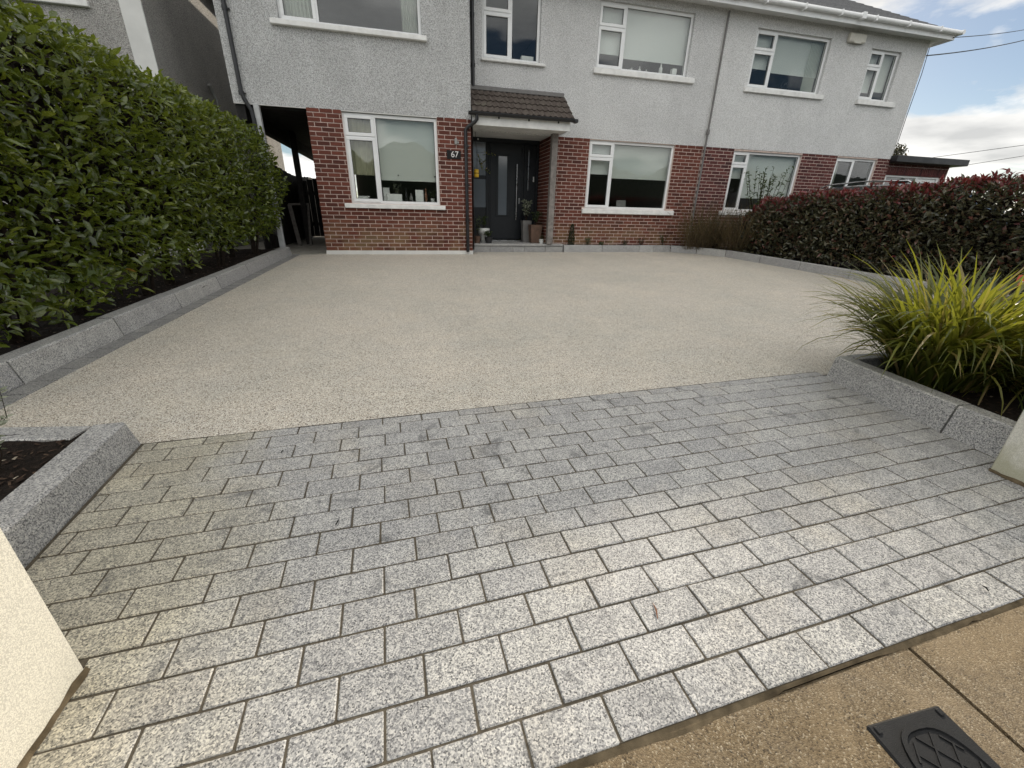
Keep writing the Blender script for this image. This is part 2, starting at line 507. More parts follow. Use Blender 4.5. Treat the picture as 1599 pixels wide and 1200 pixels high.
M['glass'] = m_glass()
M['gasket'] = m_plain('grey_gasket', (.05, .05, .05), .6)
M['blind'] = m_fabric('cream_roller_blind', (.70, .73, .68))
M['blind_w'] = m_fabric('white_roller_blind', (.76, .79, .76))
M['curtain'] = m_fabric('pale_curtain', (.55, .58, .52))
M['net'] = m_fabric('straw_curtain', (.40, .39, .27))
M['room'] = m_plain('room_paint', (.24, .24, .245), .9, .1)
M['black_pvc'] = m_plain('black_pvc_pipe', (.012, .012, .014), .38, .5, var=.2)
M['door'] = m_plain('anthracite_door', (.010, .0125, .016), .45, .35, var=.12, nscale=3)
M['steel'] = m_plain('brushed_steel', (.55, .55, .56), .28, .5, 1.0)
M['tile'] = m_tile('brown_concrete_tile', (.075, .060, .052), (.105, .088, .076))
M['roof'] = m_tile('grey_roof_tile', (.135, .14, .15), (.16, .165, .175))
M['post'] = m_plain('weathered_grey_post', (.22, .20, .185), .7, .3, var=.2, nscale=12)
M['post_white'] = m_plain('grey_white_post', (.45, .46, .46), .6, .3, var=.1)
M['dark_wood'] = m_plain('black_stained_timber', (.018, .017, .016), .75, .3, var=.25, nscale=12)
M['plank'] = m_plain('grey_timber_plank', (.14, .13, .12), .8, .2, var=.2, nscale=14)
M['soil'] = m_soil()
M['concrete'] = m_concrete()
M['fillet'] = m_plain('dusty_cement', (.135, .105, .066), .95, .1, var=.3, nscale=16, bump=.6)
M['grey_concrete'] = m_plain('grey_concrete', (.25, .24, .21), .85, .2, var=.15, nscale=6, bump=.4)
M['asphalt'] = m_plain('asphalt', (.05, .05, .05), .9, .2, var=.25, nscale=30, bump=.6)
M['grass_ground'] = m_plain('lawn_ground', (.05, .07, .025), .95, .1, var=.3, nscale=3, bump=.6)
M['iron'] = m_plain('black_cast_cover', (.008, .0085, .0095), .55, .28, var=.25, nscale=20, bump=.4)
M['leaf'] = m_leaf('laurel_leaf', [(0, (.036, .058, .010)), (.4, (.066, .098, .015)), (.80, (.108, .146, .023)), (1, (.21, .235, .04))], .23, .30, (.42, .50, .05), .75)
M['leaf_red'] = m_leaf('photinia_leaf', [(0, (.038, .042, .026)), (.5, (.070, .072, .040)), (.80, (.110, .100, .054)), (.93, (.12, .070, .044)), (1, (.14, .050, .040))], .26, .15, (.20, .20, .05))
M['leaf_new'] = m_leaf('photinia_red_shoot', [(0, (.075, .018, .020)), (.6, (.14, .028, .032)), (1, (.20, .065, .055))], .32, .25, (.45, .06, .04))
M['blade'] = m_leaf('grass_blade', [(0, (.026, .042, .010)), (.45, (.050, .074, .014)), (.72, (.095, .115, .022)), (.84, (.15, .14, .04)), (.93, (.22, .16, .07)), (1, (.33, .24, .12))], .38, .40, (.55, .55, .05))
M['straw'] = m_leaf('dry_stem', [(0, (.035, .030, .020)), (.5, (.085, .066, .040)), (1, (.18, .135, .08))], .7, .2, (.4, .3, .1), .2)
M['conifer'] = m_leaf('conifer_needles', [(0, (.010, .018, .010)), (1, (.025, .042, .018))], .6, .1, (.1, .2, .03), .2)
M['herb'] = m_leaf('pot_plant_leaf', [(0, (.022, .040, .014)), (1, (.06, .085, .03))], .45, .2)
M['silver'] = m_leaf('silvery_leaf', [(0, (.14, .16, .11)), (1, (.34, .36, .28))], .5, .2, (.4, .45, .2))
M['bark'] = m_plain('dark_bark', (.035, .026, .019), .9, .15, var=.3, nscale=25, bump=.8)
M['chip'] = m_leaf('bark_chip', [(0, (.010, .007, .005)), (.6, (.04, .024, .016)), (.95, (.09, .06, .04)), (1, (.32, .28, .22))], .8, .0, (.1, .1, .1), .2)
M['pillar'] = m_render('cream_roughcast', (.76, .73, .63), 330., .10, .08, .86)
M['pillar_old'] = m_render('stained_roughcast', (.70, .69, .61), 330., .10, .22, .86)
M['white_pot'] = m_plain('white_glazed_pot', (.55, .56, .54), .35)
M['dark_pot'] = m_plain('dark_pot', (.02, .02, .022), .5)
M['terracotta'] = m_plain('brown_clay_pot', (.13, .075, .05), .7, var=.2)
M['grey_pot'] = m_plain('grey_pot', (.16, .155, .15), .6, var=.1)
M['yellow'] = m_plain('yellow_plastic', (.75, .46, .03), .4)
M['black'] = m_plain('black_plastic', (.006, .006, .006), .5, .3)
M['white_plastic'] = m_plain('white_plastic', (.68, .68, .66), .45)
M['paper'] = m_plain('white_paper', (.72, .72, .70), .8)
M['copper'] = m_plain('amber_bottle', (.20, .09, .05), .2)
M['mailbox'] = m_plain('grey_letter_box', (.30, .30, .29), .5)
M['car'] = m_plain('dark_green_car_paint', (.014, .018, .017), .2, .6, coat=.8)
M['car_glass'] = m_plain('car_glass', (.01, .012, .013), .05, .7)
M['chrome'] = m_plain('roof_rail_metal', (.6, .61, .62), .22, .5, 1.0)
M['tyre'] = m_plain('tyre', (.015, .015, .015), .8)
M['red'] = m_plain('red_sign_face', (.62, .09, .05), .5)
M['cable'] = m_plain('black_cable', (.015, .015, .017), .6)
M['frost'] = m_plain('frosted_glass', (.13, .15, .175), .12, .8, var=.05, nscale=1.5)
M['alarm'] = m_plain('cream_alarm_box', (.62, .60, .53), .5)

def gz(y): return -.07 + .027 * y

# ------------------------------------------------------------------ ground, path, road
g = MB()
ys = [(-400, -.70), (-13.0, -.70), (-9.0, -.47), (.5, -.30), (8.0, -.30), (400, -.30)]
for (a, za), (b, zb) in zip(ys[:-1], ys[1:]):
    g.face([(-400, a, za), (400, a, za), (400, b, zb), (-400, b, zb)])
tag(g.build('ground', M['grass_ground']), kind='structure')

road = MB()
road.face([(-60, -17.6, -.60), (60, -17.6, -.60), (60, -11.12, -.50), (-60, -11.12, -.50)])
tag(road.build('road', M['asphalt']), kind='structure')
rk = MB(); rk.box(-60, 60, -11.12, -10.97, -.75, gz(-10.97) - .012, ch=.012)
tag(rk.build('road_kerb', M['grey_concrete']), kind='structure')
fp2 = MB(); fp2.box(-60, 60, -19.6, -17.6, -.9, -.48)
tag(fp2.build('far_footpath', M['grey_concrete']), kind='structure')

# unseen belt standing in for houses and trees opposite, added for dark window reflections
def belt():
    nx, nz_ = 150, 12
    V = []; F = []
    for i in range(nx):
        x = -42 + 95 * i / (nx - 1)
        top = 4.4 + 1.3 * mnoise.noise(Vector((x * .22, 0, 3))) + .7 * mnoise.noise(Vector((x * .9, 1, 3)))
        for j in range(nz_):
            a = math.pi * j / (nz_ - 1)
            y = -23.0 + 1.7 * math.cos(a) * (1 + .15 * mnoise.noise(Vector((x, j * .8, 5)))); z = -.6 + (top + .6) * math.sin(a) ** .6
            V.append((x, y, z + .25 * mnoise.noise(Vector((x * 2, j, 9)))))
    for i in range(nx - 1):
        for j in range(nz_ - 1):
            a = i * nz_ + j; F.append((a, a + nz_, a + nz_ + 1, a + 1))
    return V, F
bv, bf = belt()
ob_ = link('reflection_belt', fast_mesh('reflection_belt', bv, bf, M['conifer']))
tag(ob_, 'unseen dark stand-in for the houses and trees opposite, added for its reflection in the window glass', 'wood', kind='stuff')

# setts: local frame of the paving, rows climb to the right by 2.46 degrees
TH = .04299729; PA = .20757438; PB = .10671945; V0 = -8.98409959
E1 = Vector((math.cos(TH), math.sin(TH), 0)); E2 = Vector((-math.sin(TH), math.cos(TH), 0))
OFF = [1.38806368, 1.08284896, .97373994 + PA * 2, .87523612 + PA]
def uvw(u, v, dz=0.0):
    p = E1 * u + E2 * v
    return Vector((p.x, p.y, gz(p.y) + dz))
def to_uv(x, y):
    return x * E1.x + y * E1.y, x * E2.x + y * E2.y
NROW = 16
VTOP = V0 + PB * 15.66

# footpath of broad slabs; its face lies 12 mm under the setts
fpth = thing('footpath', None, None, (0, -10, gz(-10)))
fpth['kind'] = 'structure'
def edge_y(x):          # front edge of the setts
    return (V0 - math.sin(TH) * -x) / math.cos(TH) if False else (V0 + x * math.sin(TH)) / math.cos(TH)
xs = [-6.5, -3.3, -.1, 2.885, 5.95, 9.0, 12.1]
for a, b in zip(xs[:-1], xs[1:]):
    s = MB(); j = .006
    n = 10
    top = []
    for i in range(n + 1):
        x = a + j + (b - a - 2 * j) * i / n
        top.append((x, min(edge_y(x) - .004, -8.72) if .3 < x < 4.6 else -8.86))
    c = .008
    tv = [(x, y - c, gz(y) - .012) for x, y in top]; lv = [(x, y, gz(y) - .02) for x, y in top]; bv = [(x, y, -.62) for x, y in top]
    y1 = -10.96
    fr = [(x, y1 + c, gz(y1) - .012) for x, y in top]; fl = [(x, y1, gz(y1) - .02) for x, y in top]
    for i in range(n):
        s.face([fr[i], fr[i + 1], tv[i + 1], tv[i]])
        s.face([tv[i], tv[i + 1], lv[i + 1], lv[i]])
        s.face([lv[i], lv[i + 1], bv[i + 1], bv[i]])
        s.face([fl[i], fl[i + 1], fr[i + 1], fr[i]])
    for k in (0, n):
        s.face([fr[k], tv[k], lv[k], bv[k], (fl[k][0], fl[k][1], -.62), fl[k]])
    s.build('concrete_slab', M['concrete'], fpth)
jb = MB(); jb.face([(-6.5, -10.95, gz(-10.95) - .035), (12.1, -10.95, gz(-10.95) - .035), (12.1, -8.6, gz(-8.6) - .035), (-6.5, -8.6, gz(-8.6) - .035)])
jb.build('joint_bed', M['soil'], fpth)

# rough cement fillet along the front edge of the setts
fl = MB(); n = 60
prev = None
for i in range(n + 1):
    x = .72 + (4.7 - .72) * i / n
    y0 = edge_y(x) + .004
    w = .016 + .024 * mnoise.noise(Vector((x * 2.1, 3, 0))) + .012 * mnoise.noise(Vector((x * 14, 1, 0)))
    w = max(.008, w)
    cur = [(x, y0, gz(y0) - .006), (x, y0 - w * .5, gz(y0) - .0085), (x, y0 - w, gz(y0 - w) - .014)]
    if prev:
        for k in range(2):
            fl.face([prev[k], prev[k + 1], cur[k + 1], cur[k]], smooth=True)
    prev = cur
tag(fl.build('cement_fillet', M['fillet']), kind='structure')

# ------------------------------------------------------------------ sett paving
pav = thing('sett_paving', None, None, uvw(2.3, -8.1))
pav['kind'] = 'structure'
def sett_mesh(L, W, H, seed, c=.0028, jit=.0016):
    r = random.Random(seed); m = MB()
    def ring(ix, z, js):
        return [(sx * (L / 2 - ix) + r.uniform(-js, js), sy * (W / 2 - ix) + r.uniform(-js, js), z + r.uniform(-js, js) * .3)
                for sx, sy in ((-1, -1), (1, -1), (1, 1), (-1, 1))]
    # eight point outline: knocked-off corners
    def ring8(ix, z, js, k):
        o = []
        for sx, sy in ((-1, -1), (1, -1), (1, 1), (-1, 1)):
            x, y = sx * (L / 2 - ix), sy * (W / 2 - ix)
            kk = k * r.uniform(.6, 1.5)
            pts = [(x, y - sy * kk), (x - sx * kk, y)]
            if sx * sy > 0: pts = [pts[0], pts[1]][::1]
            if (sx, sy) in ((1, -1), (-1, 1)): pts = pts[::-1]
            if (sx, sy) in ((-1, -1),): pts = [(x, y - sy * kk), (x - sx * kk, y)]
            if (sx, sy) in ((1, -1),): pts = [(x - sx * kk, y), (x, y - sy * kk)]
            if (sx, sy) in ((1, 1),): pts = [(x, y - sy * kk), (x - sx * kk, y)]
            if (sx, sy) in ((-1, 1),): pts = [(x - sx * kk, y), (x, y - sy * kk)]
            o += [(p[0] + r.uniform(-js, js), p[1] + r.uniform(-js, js), z + r.uniform(-js, js) * .25) for p in pts]
        return o
    r0 = random.Random(seed + 5)
    a = ring8(0, -H, 0, .0022); b = ring8(0.0, -c * .8, jit * .5, .0022); d = ring8(c, 0, jit * .6, .0022)
    for k in range(8):
        k2 = (k + 1) % 8
        m.face([a[k], a[k2], b[k2], b[k]]); m.face([b[k], b[k2], d[k2], d[k]])
    m.face(d)
    return m
JG = .0060
full = [sett_mesh(PA - JG, PB - JG, .05, 40 + i).mesh('sett', M['sett']) for i in range(8)]
slope = math.atan(.027)
def place(me, u, v, name='sett', dz=0.0, par=None):
    p = uvw(u, v, dz)
    o = bpy.data.objects.new(name, me); COL.objects.link(o)
    o.location = p
    o.rotation_euler = (slope + R_.uniform(-.006, .006), R_.uniform(-.004, .004), TH + R_.uniform(-.006, .006))
    o.parent = par; o.matrix_parent_inverse = inv_world(par)
    return o
xl = lambda y: .285 - (y + 7.3) * .06 if y > -8.47 else .70
xr = lambda y: (4.53 if y > -7.27 else 4.475 + (y + 7.24) * .09) if y > -8.30 else 4.95
items = []
for j in range(NROW):
    v0 = V0 + PB * j; v1 = min(v0 + PB, VTOP)
    vc = (v0 + v1) / 2
    base = OFF[j] if j < 4 else OFF[j % 2] + ((j * 37) % 7 - 3) * .004
    yc = vc * math.cos(TH) + 2.3 * math.sin(TH)
    yl = vc + .4 * math.sin(TH); yr = vc + 4.4 * math.sin(TH)
    ul = to_uv(xl(yl) + .012, yl)[0]; ur = to_uv(xr(yr) - .012, yr)[0]
    k0 = math.floor((ul - base) / PA) - 1
    for k in range(k0, k0 + 40):
        a = base + PA * k; b = a + PA
        a2 = max(a, ul); b2 = min(b, ur)
        if b2 - a2 < .03: continue
        items.append((a2, b2, v0, v1))
items.sort(key=lambda t: (uvw((t[0] + t[1]) / 2, (t[2] + t[3]) / 2) - CAM).length)
rest = MB()
STRIP_L = []
for i, (a, b, c, d) in enumerate(items):
    L = b - a - JG; W = d - c - JG
    uc, vc = (a + b) / 2, (c + d) / 2
    fullsize = abs(b - a - PA) < 1e-4 and abs(d - c - PB) < 1e-4
    if i < 300:
        me = R_.choice(full) if fullsize else sett_mesh(L, W, .05, 900 + i).mesh('sett', M['sett'])
        place(me, uc, vc, 'sett', R_.uniform(-.0015, .0015), pav)
    else:
        mm = sett_mesh(L, W, .05, 900 + i)
        p0 = uvw(uc, vc); rot = Matrix.Translation(p0) @ Matrix.Rotation(TH, 4, 'Z') @ Matrix.Rotation(slope, 4, 'X')
        rest.add([rot @ Vector(q) for q in mm.v], mm.f)
if rest.v:
    tag(rest.build('further_setts', M['sett'], pav), kind='stuff')
bed = MB()
cs = [(-.0, -9.0), (4.95, -9.0), (4.95, -7.0), (-.0, -7.0)]
bed.face([uvw(-.4, V0 + .003, -.0035), uvw(4.9, V0 + .003, -.0035), uvw(4.9, VTOP, -.0035), uvw(-.4, VTOP, -.0035)])
bed.build('mortar_bed', M['joint'], pav)
# solid front face under the front row
ff = MB(); ff.face([uvw(to_uv(.2, 0)[0], V0 + .003, -.0035), uvw(to_uv(4.9, 0)[0], V0 + .003, -.0035), uvw(to_uv(4.9, 0)[0], V0 + .003, -.1), uvw(to_uv(.2, 0)[0], V0 + .003, -.1)])
ff.build('mortar_front', M['joint'], pav)

# ------------------------------------------------------------------ resin driveway
def kx(y): return -.765 + (y + 7.1) * .0179          # foot of the left kerb
SW = .145
line_y = lambda x: (VTOP + x * math.sin(TH)) / math.cos(TH)
tl_l = Vector((.27, line_y(.27), 0)); tl_r = Vector((4.5, line_y(4.5), 0))
kerb_r = [(5.27, .385), (8.18, .39), (8.68, 0.0), (9.03, -.6), (9.12, -1.6), (9.18, -7.15)]
outline = [(kx(-7.06) + SW, -7.165), (.27, -7.297), (.27, tl_l.y), (4.5, tl_r.y), (4.5, -7.19), (9.18, -7.19)] + \
          kerb_r[::-1] + [(3.0, .40), (3.0, -.002), (-.1, -.002), (kx(0) + SW, -.06)]
dm = MB(); dm.face([(x, y, gz(y)) for x, y in outline])
drive = tag(dm.build('resin_driveway', M['resin']), kind='structure')
base = MB(); base.face([(-.8, -7.3, gz(-7.3) - .012), (9.2, -7.3, gz(-7.3) - .012), (9.2, .6, gz(.6) - .012), (-.8, .6, gz(.6) - .012)])
tag(base.build('driveway_base', M['joint']), kind='structure')

# strip of setts between left kerb and resin
strip = thing('sett_border', None, None, (kx(-3.5) + SW / 2, -3.5, gz(-3.5)))
strip['kind'] = 'structure'
sm_ = [sett_mesh(SW - .008, .2, .04, 70 + i, c=.005, jit=.002).mesh('sett', M['border']) for i in range(4)]
y = -7.0
i = 0
while y < -.12:
    o = bpy.data.objects.new('sett', sm_[i % 4]); COL.objects.link(o)
    yc = y + .1035
    o.location = (kx(yc) + SW / 2 + .002, yc, gz(yc) + .001)
    o.rotation_euler = (slope, 0, -.0179 + R_.uniform(-.006, .006))
    o.parent = strip; o.matrix_parent_inverse = inv_world(strip)
    y += .207; i += 1
tag(MB().add([(kx(-7.05) - .01, -7.05, gz(-7.05) - .005), (kx(-7.05) + SW, -7.05, gz(-7.05) - .005), (kx(-.06) + SW, -.06, gz(-.06) - .005), (kx(-.06) - .01, -.06, gz(-.06) - .005)], [(0, 1, 2, 3)]).build('mortar_bed', M['joint'], strip))

# ------------------------------------------------------------------ kerbs
def kerb_stone(a, b, side, h=.165, batter=.035, wid=.12, mat=None, parent=None, gap=.0055, top_chamfer=.008, seed=0):
    """a, b: foot of the visible face on the ground; side=+1 body to the left of a->b"""
    r = random.Random(seed)
    A = Vector((a[0], a[1], 0)); B = Vector((b[0], b[1], 0))
    t = (B - A).normalized(); nrm = Vector((-t.y, t.x, 0)) * side
    A2 = A + t * gap; B2 = B - t * gap
    prof = [(0, -.1), (0.0, 0.0), (batter, h - top_chamfer), (batter + top_chamfer, h), (wid - .006, h), (wid, h - .006), (wid, -.1)]
    m = MB(); ra = []; rb = []
    hh = r.uniform(-.003, .003)
    for (P, out, s) in ((A2, ra, 1), (B2, rb, -1)):
        for i, (d, z) in enumerate(prof):
            q = P + nrm * (d + r.uniform(-.0015, .0015))
            out.append((q.x, q.y, gz(P.y) + z + hh))
    n = len(prof)
    for i in range(n - 1):
        fc = [ra[i], rb[i], rb[i + 1], ra[i + 1]]
        m.face(fc if side > 0 else fc[::-1])
    m.face(ra if side < 0 else ra[::-1]); m.face(rb[::-1] if side < 0 else rb)
    return m.build('kerb_stone', mat or M['kerb'], parent)

kl = thing('granite_kerb', 'long battered granite kerb below the tall laurel hedge', 'kerb', (kx(-3.5), -3.5, gz(-3.5)))
yy = [-7.10, -6.41, -5.43, -4.47, -3.47, -2.45, -1.45, -.72, -.06]
for i, (a, b) in enumerate(zip(yy[:-1], yy[1:])):
    kerb_stone((kx(a), a), (kx(b), b), 1, .15, .032, .155, parent=kl, seed=i)
kf = thing('granite_kerb', 'straight then curving pale granite kerb along the red brick house front bed', 'kerb', (7.2, .4, -.06))
pts = [(5.27, .385), (6.275, .386), (7.29, .388), (7.70, .389), (8.18, .39), (8.68, .02), (9.03, -.6)]
for i, (a, b) in enumerate(zip(pts[:-1], pts[1:])):
    kerb_stone(a, b, 1, .155, .012, .10, M['pale_granite'], kf, seed=20 + i)
kr = thing('granite_kerb', 'pale granite kerb running along the foot of the red-tipped hedge', 'kerb', (9.12, -4, gz(-4)))
pts = [(9.03, -.6), (9.09, -1.6), (9.11, -2.6), (9.13, -3.6), (9.15, -4.6), (9.165, -5.6), (9.175, -6.6), (9.18, -7.2)]
for i, (a, b) in enumerate(zip(pts[:-1], pts[1:])):
    kerb_stone(a, b, 1, .155, .012, .10, M['pale_granite'], kr, seed=40 + i)
kp = thing('granite_kerb', 'granite kerb round the raised bed of long green grass beside the right pillar', 'kerb', (4.45, -7.7, gz(-7.7)))
kerb_stone((4.375, -8.34), (4.395, -8.0), -1, .165, .03, .13, parent=kp, seed=60)
kerb_stone((4.395, -8.0), (4.46, -7.24), -1, .165, .03, .13, parent=kp, seed=61)
for i, (a, b) in enumerate(((4.60, 5.5), (5.5, 6.4), (6.4, 7.3), (7.3, 8.2), (8.2, 9.17))):
    kerb_stone((a, -7.215), (b, -7.215), -1, .16, .012, .11, parent=kp, seed=62 + i)
kq = thing('granite_kerb', 'chunky granite kerb round the small triangular bed at the left pillar', 'kerb', (.32, -7.8, gz(-7.8)))
kerb_stone((.355, -8.47), (.285, -7.302), 1, .12, .028, .15, parent=kq, seed=70)
kerb_stone((.128, -7.282), (-.80, -7.135), 1, .11, .008, .13, parent=kq, seed=71)

# ------------------------------------------------------------------ soil beds + bark chips
def soil(name, poly_fn, x0, x1, y0, y1, dz, res=.06):
    nx = max(2, int((x1 - x0) / res)); ny = max(2, int((y1 - y0) / res))
    X, Y = np.meshgrid(np.linspace(x0, x1, nx), np.linspace(y0, y1, ny))
    Z = np.array([[-.07 + .027 * X_y + dz + .018 * mnoise.noise(Vector((X_x * 5, X_y * 5, 0))) + .012 * mnoise.noise(Vector((X_x * 17, X_y * 17, 4)))
                   for X_x, X_y in zip(a, b)] for a, b in zip(X, Y)])
    v = np.stack([X, Y, Z], -1).reshape(-1, 3)
    idx = np.arange(nx * ny).reshape(ny, nx)
    f = np.stack([idx[:-1, :-1], idx[:-1, 1:], idx[1:, 1:], idx[1:, :-1]], -1).reshape(-1, 4)
    if poly_fn is not None:
        cen = v[f].mean(1)
        f = f[[poly_fn(c[0], c[1]) for c in cen]]
    o = link(name, fast_mesh(name, v, f, M['soil']))
    return tag(o, kind='structure')
soil('hedge_bed', lambda x, y: x < kx(y) - .05, -2.15, -.66, -7.1, -.02, .10)
soil('corner_bed', lambda x, y: x < .285 - (y + 7.27) * .0583 - .07 and y < -7.282 - (x - .128) * .158 - .07, -1.4, .44, -8.9, -7.2, .10)
soil('grass_bed', None, 4.52, 9.2, -8.9, -7.24, .09)
soil('side_bed', lambda x, y: x > np.interp(y, [-7.3, -.6, .02, .39, .6], [9.18, 9.03, 8.68, 8.18, 8.1]) + .07, 8.1, 11.2, -7.3, .60, .10)
soil('front_bed', None, 5.2, 8.25, .44, .606, .115)

def chips(label, n, region, dz, size=(.012, .035)):
    t = np.array([(-.5, -.2, 0), (.5, -.15, .05), (.45, .2, 0), (-.45, .22, .06), (0, 0, .14)])
    tf = np.array([(0, 1, 4), (1, 2, 4), (2, 3, 4), (3, 0, 4)])
    V = []; F = []
    k = 0
    for i in range(n):
        x, y = region()
        s = NP.uniform(*size); a = NP.uniform(0, 6.28)
        c, sn = math.cos(a), math.sin(a)
        q = t * np.array([s, s * NP.uniform(.5, 1), s])
        q = np.stack([q[:, 0] * c - q[:, 1] * sn, q[:, 0] * sn + q[:, 1] * c, q[:, 2]], 1)
        tilt = NP.uniform(-.5, .5); q[:, 2] += q[:, 0] * tilt
        zz = -.07 + .027 * y + dz + .018 * mnoise.noise(Vector((x * 5, y * 5, 0))) + .012 * mnoise.noise(Vector((x * 17, y * 17, 4)))
        V.append(q + np.array([x, y, zz + .004])); F.append(tf + k); k += 5
    o = link('bark_mulch', fast_mesh('bark_mulch', np.concatenate(V), np.concatenate(F), M['chip'], False))
    return tag(o, label, 'mulch', kind='stuff')
chips('dark bark mulch covering the bed under the tall laurel hedge', 3600, lambda: (NP.uniform(-1.7, -.93), NP.uniform(-7.0, -.1)), .10)
chips('dark bark mulch in the triangular corner bed by the left pillar', 1100, lambda: (lambda y: (NP.uniform(-.9, .13 - (y + 7.3) * .06), y))(NP.uniform(-8.5, -7.41)), .10)
chips('dark bark mulch under the clump of long grass', 900, lambda: (NP.uniform(4.6, 6.6), NP.uniform(-8.4, -7.35)), .09)

# ------------------------------------------------------------------ houses: walls, bricks, windows
def wall_front(m, x0, x1, z0, z1, y, holes, depth=.10, mi=0, rmi=None):
    """front skin at y with openings (x0,x1,z0,z1) and their reveals"""
    xs = sorted({x0, x1, *[h[0] for h in holes], *[h[1] for h in holes]})
    zs = sorted({z0, z1, *[h[2] for h in holes], *[h[3] for h in holes]})
    xs = [x for x in xs if x0 - 1e-6 <= x <= x1 + 1e-6]; zs = [z for z in zs if z0 - 1e-6 <= z <= z1 + 1e-6]
    for a, b in zip(xs[:-1], xs[1:]):
        for c, d in zip(zs[:-1], zs[1:]):
            xc, zc_ = (a + b) / 2, (c + d) / 2
            if any(h[0] < xc < h[1] and h[2] < zc_ < h[3] for h in holes): continue
            m.face([(a, y, c), (b, y, c), (b, y, d), (a, y, d)], mi)
    r = mi if rmi is None else rmi
    for a, b, c, d in holes:
        Y = y + depth
        m.face([(a, y, c), (a, y, d), (a, Y, d), (a, Y, c)], r)
        m.face([(b, y, c), (b, Y, c), (b, Y, d), (b, y, d)], r)
        m.face([(a, y, c), (a, Y, c), (b, Y, c), (b, y, c)], r)
        m.face([(a, y, d), (b, y, d), (b, Y, d), (a, Y, d)], r)

def lay_bricks(x0, x1, ztop, nrows, holes, start, L=.2125, H=.0625, j=.0125):
    """running bond hung from the top course; list of (xa, xb, za, zb)"""
    out = []
    for i in range(nrows):
        zb = ztop - .075 * i - j / 2; za = zb - H
        off = start if i % 2 == 0 else start - .1125
        k = -2
        while True:
            a = x0 + off + k * .225; b = a + L
            k += 1
            if a > x1: break
            a2, b2 = max(a, x0), min(b, x1)
            segs = [(a2, b2)] if b2 - a2 > .02 else []
            for h in holes:
                if zb > h[2] + .012 and za < h[3] - .012:
                    n = []
                    for (p, q) in segs:
                        if q <= h[0] or p >= h[1]: n.append((p, q))
                        else:
                            if h[0] - p > .02: n.append((p, h[0] - .004))
                            if q - h[1] > .02: n.append((h[1] + .004, q))
                    segs = n
            for (p, q) in segs: out.append((p, q, za, zb))
    return out

_brick_cache = {}
def brick_mesh(L, H, mat, T=.03):
    key = (round(L, 3), mat.name)
    if key not in _brick_cache:
        m = MB(); c = .003
        x, z = L / 2, H / 2
        a = [(-x, T, -z), (x, T, -z), (x, T, z), (-x, T, z)]
        b = [(-x, c, -z), (x, c, -z), (x, c, z), (-x, c, z)]
        d = [(-x + c, 0, -z + c), (x - c, 0, -z + c), (x - c, 0, z - c), (-x + c, 0, z - c)]
        for k in range(4):
            k2 = (k + 1) % 4
            m.face([a[k], a[k2], b[k2], b[k]]); m.face([b[k], b[k2], d[k2], d[k]])
        m.face(d)
        _brick_cache[key] = (m, m.mesh('brick', mat))
    return _brick_cache[key]

def put_bricks(faces, mat, root, limit=300, proud=.007):
    """faces: list of (bricks, fn) with fn(u, z) -> world matrix for the brick centre"""
    allb = []
    for bricks, fn in faces:
        for (a, b, za, zb) in bricks:
            Mx = fn((a + b) / 2, (za + zb) / 2)
            allb.append(((Mx.translation - CAM).length, b - a, zb - za, Mx))
    allb.sort(key=lambda t: t[0])
    rest = MB()
    for i, (d, L, H, Mx) in enumerate(allb):
        mb, me = brick_mesh(L, H, mat)
        J = Matrix.Translation((0, R_.uniform(-.002, .0015), R_.uniform(-.001, .001))) @ Matrix.Rotation(R_.uniform(-.006, .006), 4, 'Y') @ Matrix.Rotation(R_.uniform(-.008, .008), 4, 'X')
        if i < limit:
            o = bpy.data.objects.new('brick', me); COL.objects.link(o)
            o.matrix_world = Mx @ J
            o.parent = root; o.matrix_parent_inverse = inv_world(root)
        else:
            W = Mx @ J
            rest.add([W @ Vector(v) for v in mb.v], mb.f)
    if rest.v:
        tag(rest.build('further_bricks', mat, root), kind='stuff')
front = lambda y: (lambda u, z: Matrix.Translation((u, y, z)))
def side_px(x):          # face looking towards +X, u runs along Y
    return lambda u, z: Matrix.Translation((x, u, z)) @ Matrix.Rotation(math.pi / 2, 4, 'Z')
def side_mx(x):          # face looking towards -X
    return lambda u, z: Matrix.Translation((x, u, z)) @ Matrix.Rotation(-math.pi / 2, 4, 'Z')

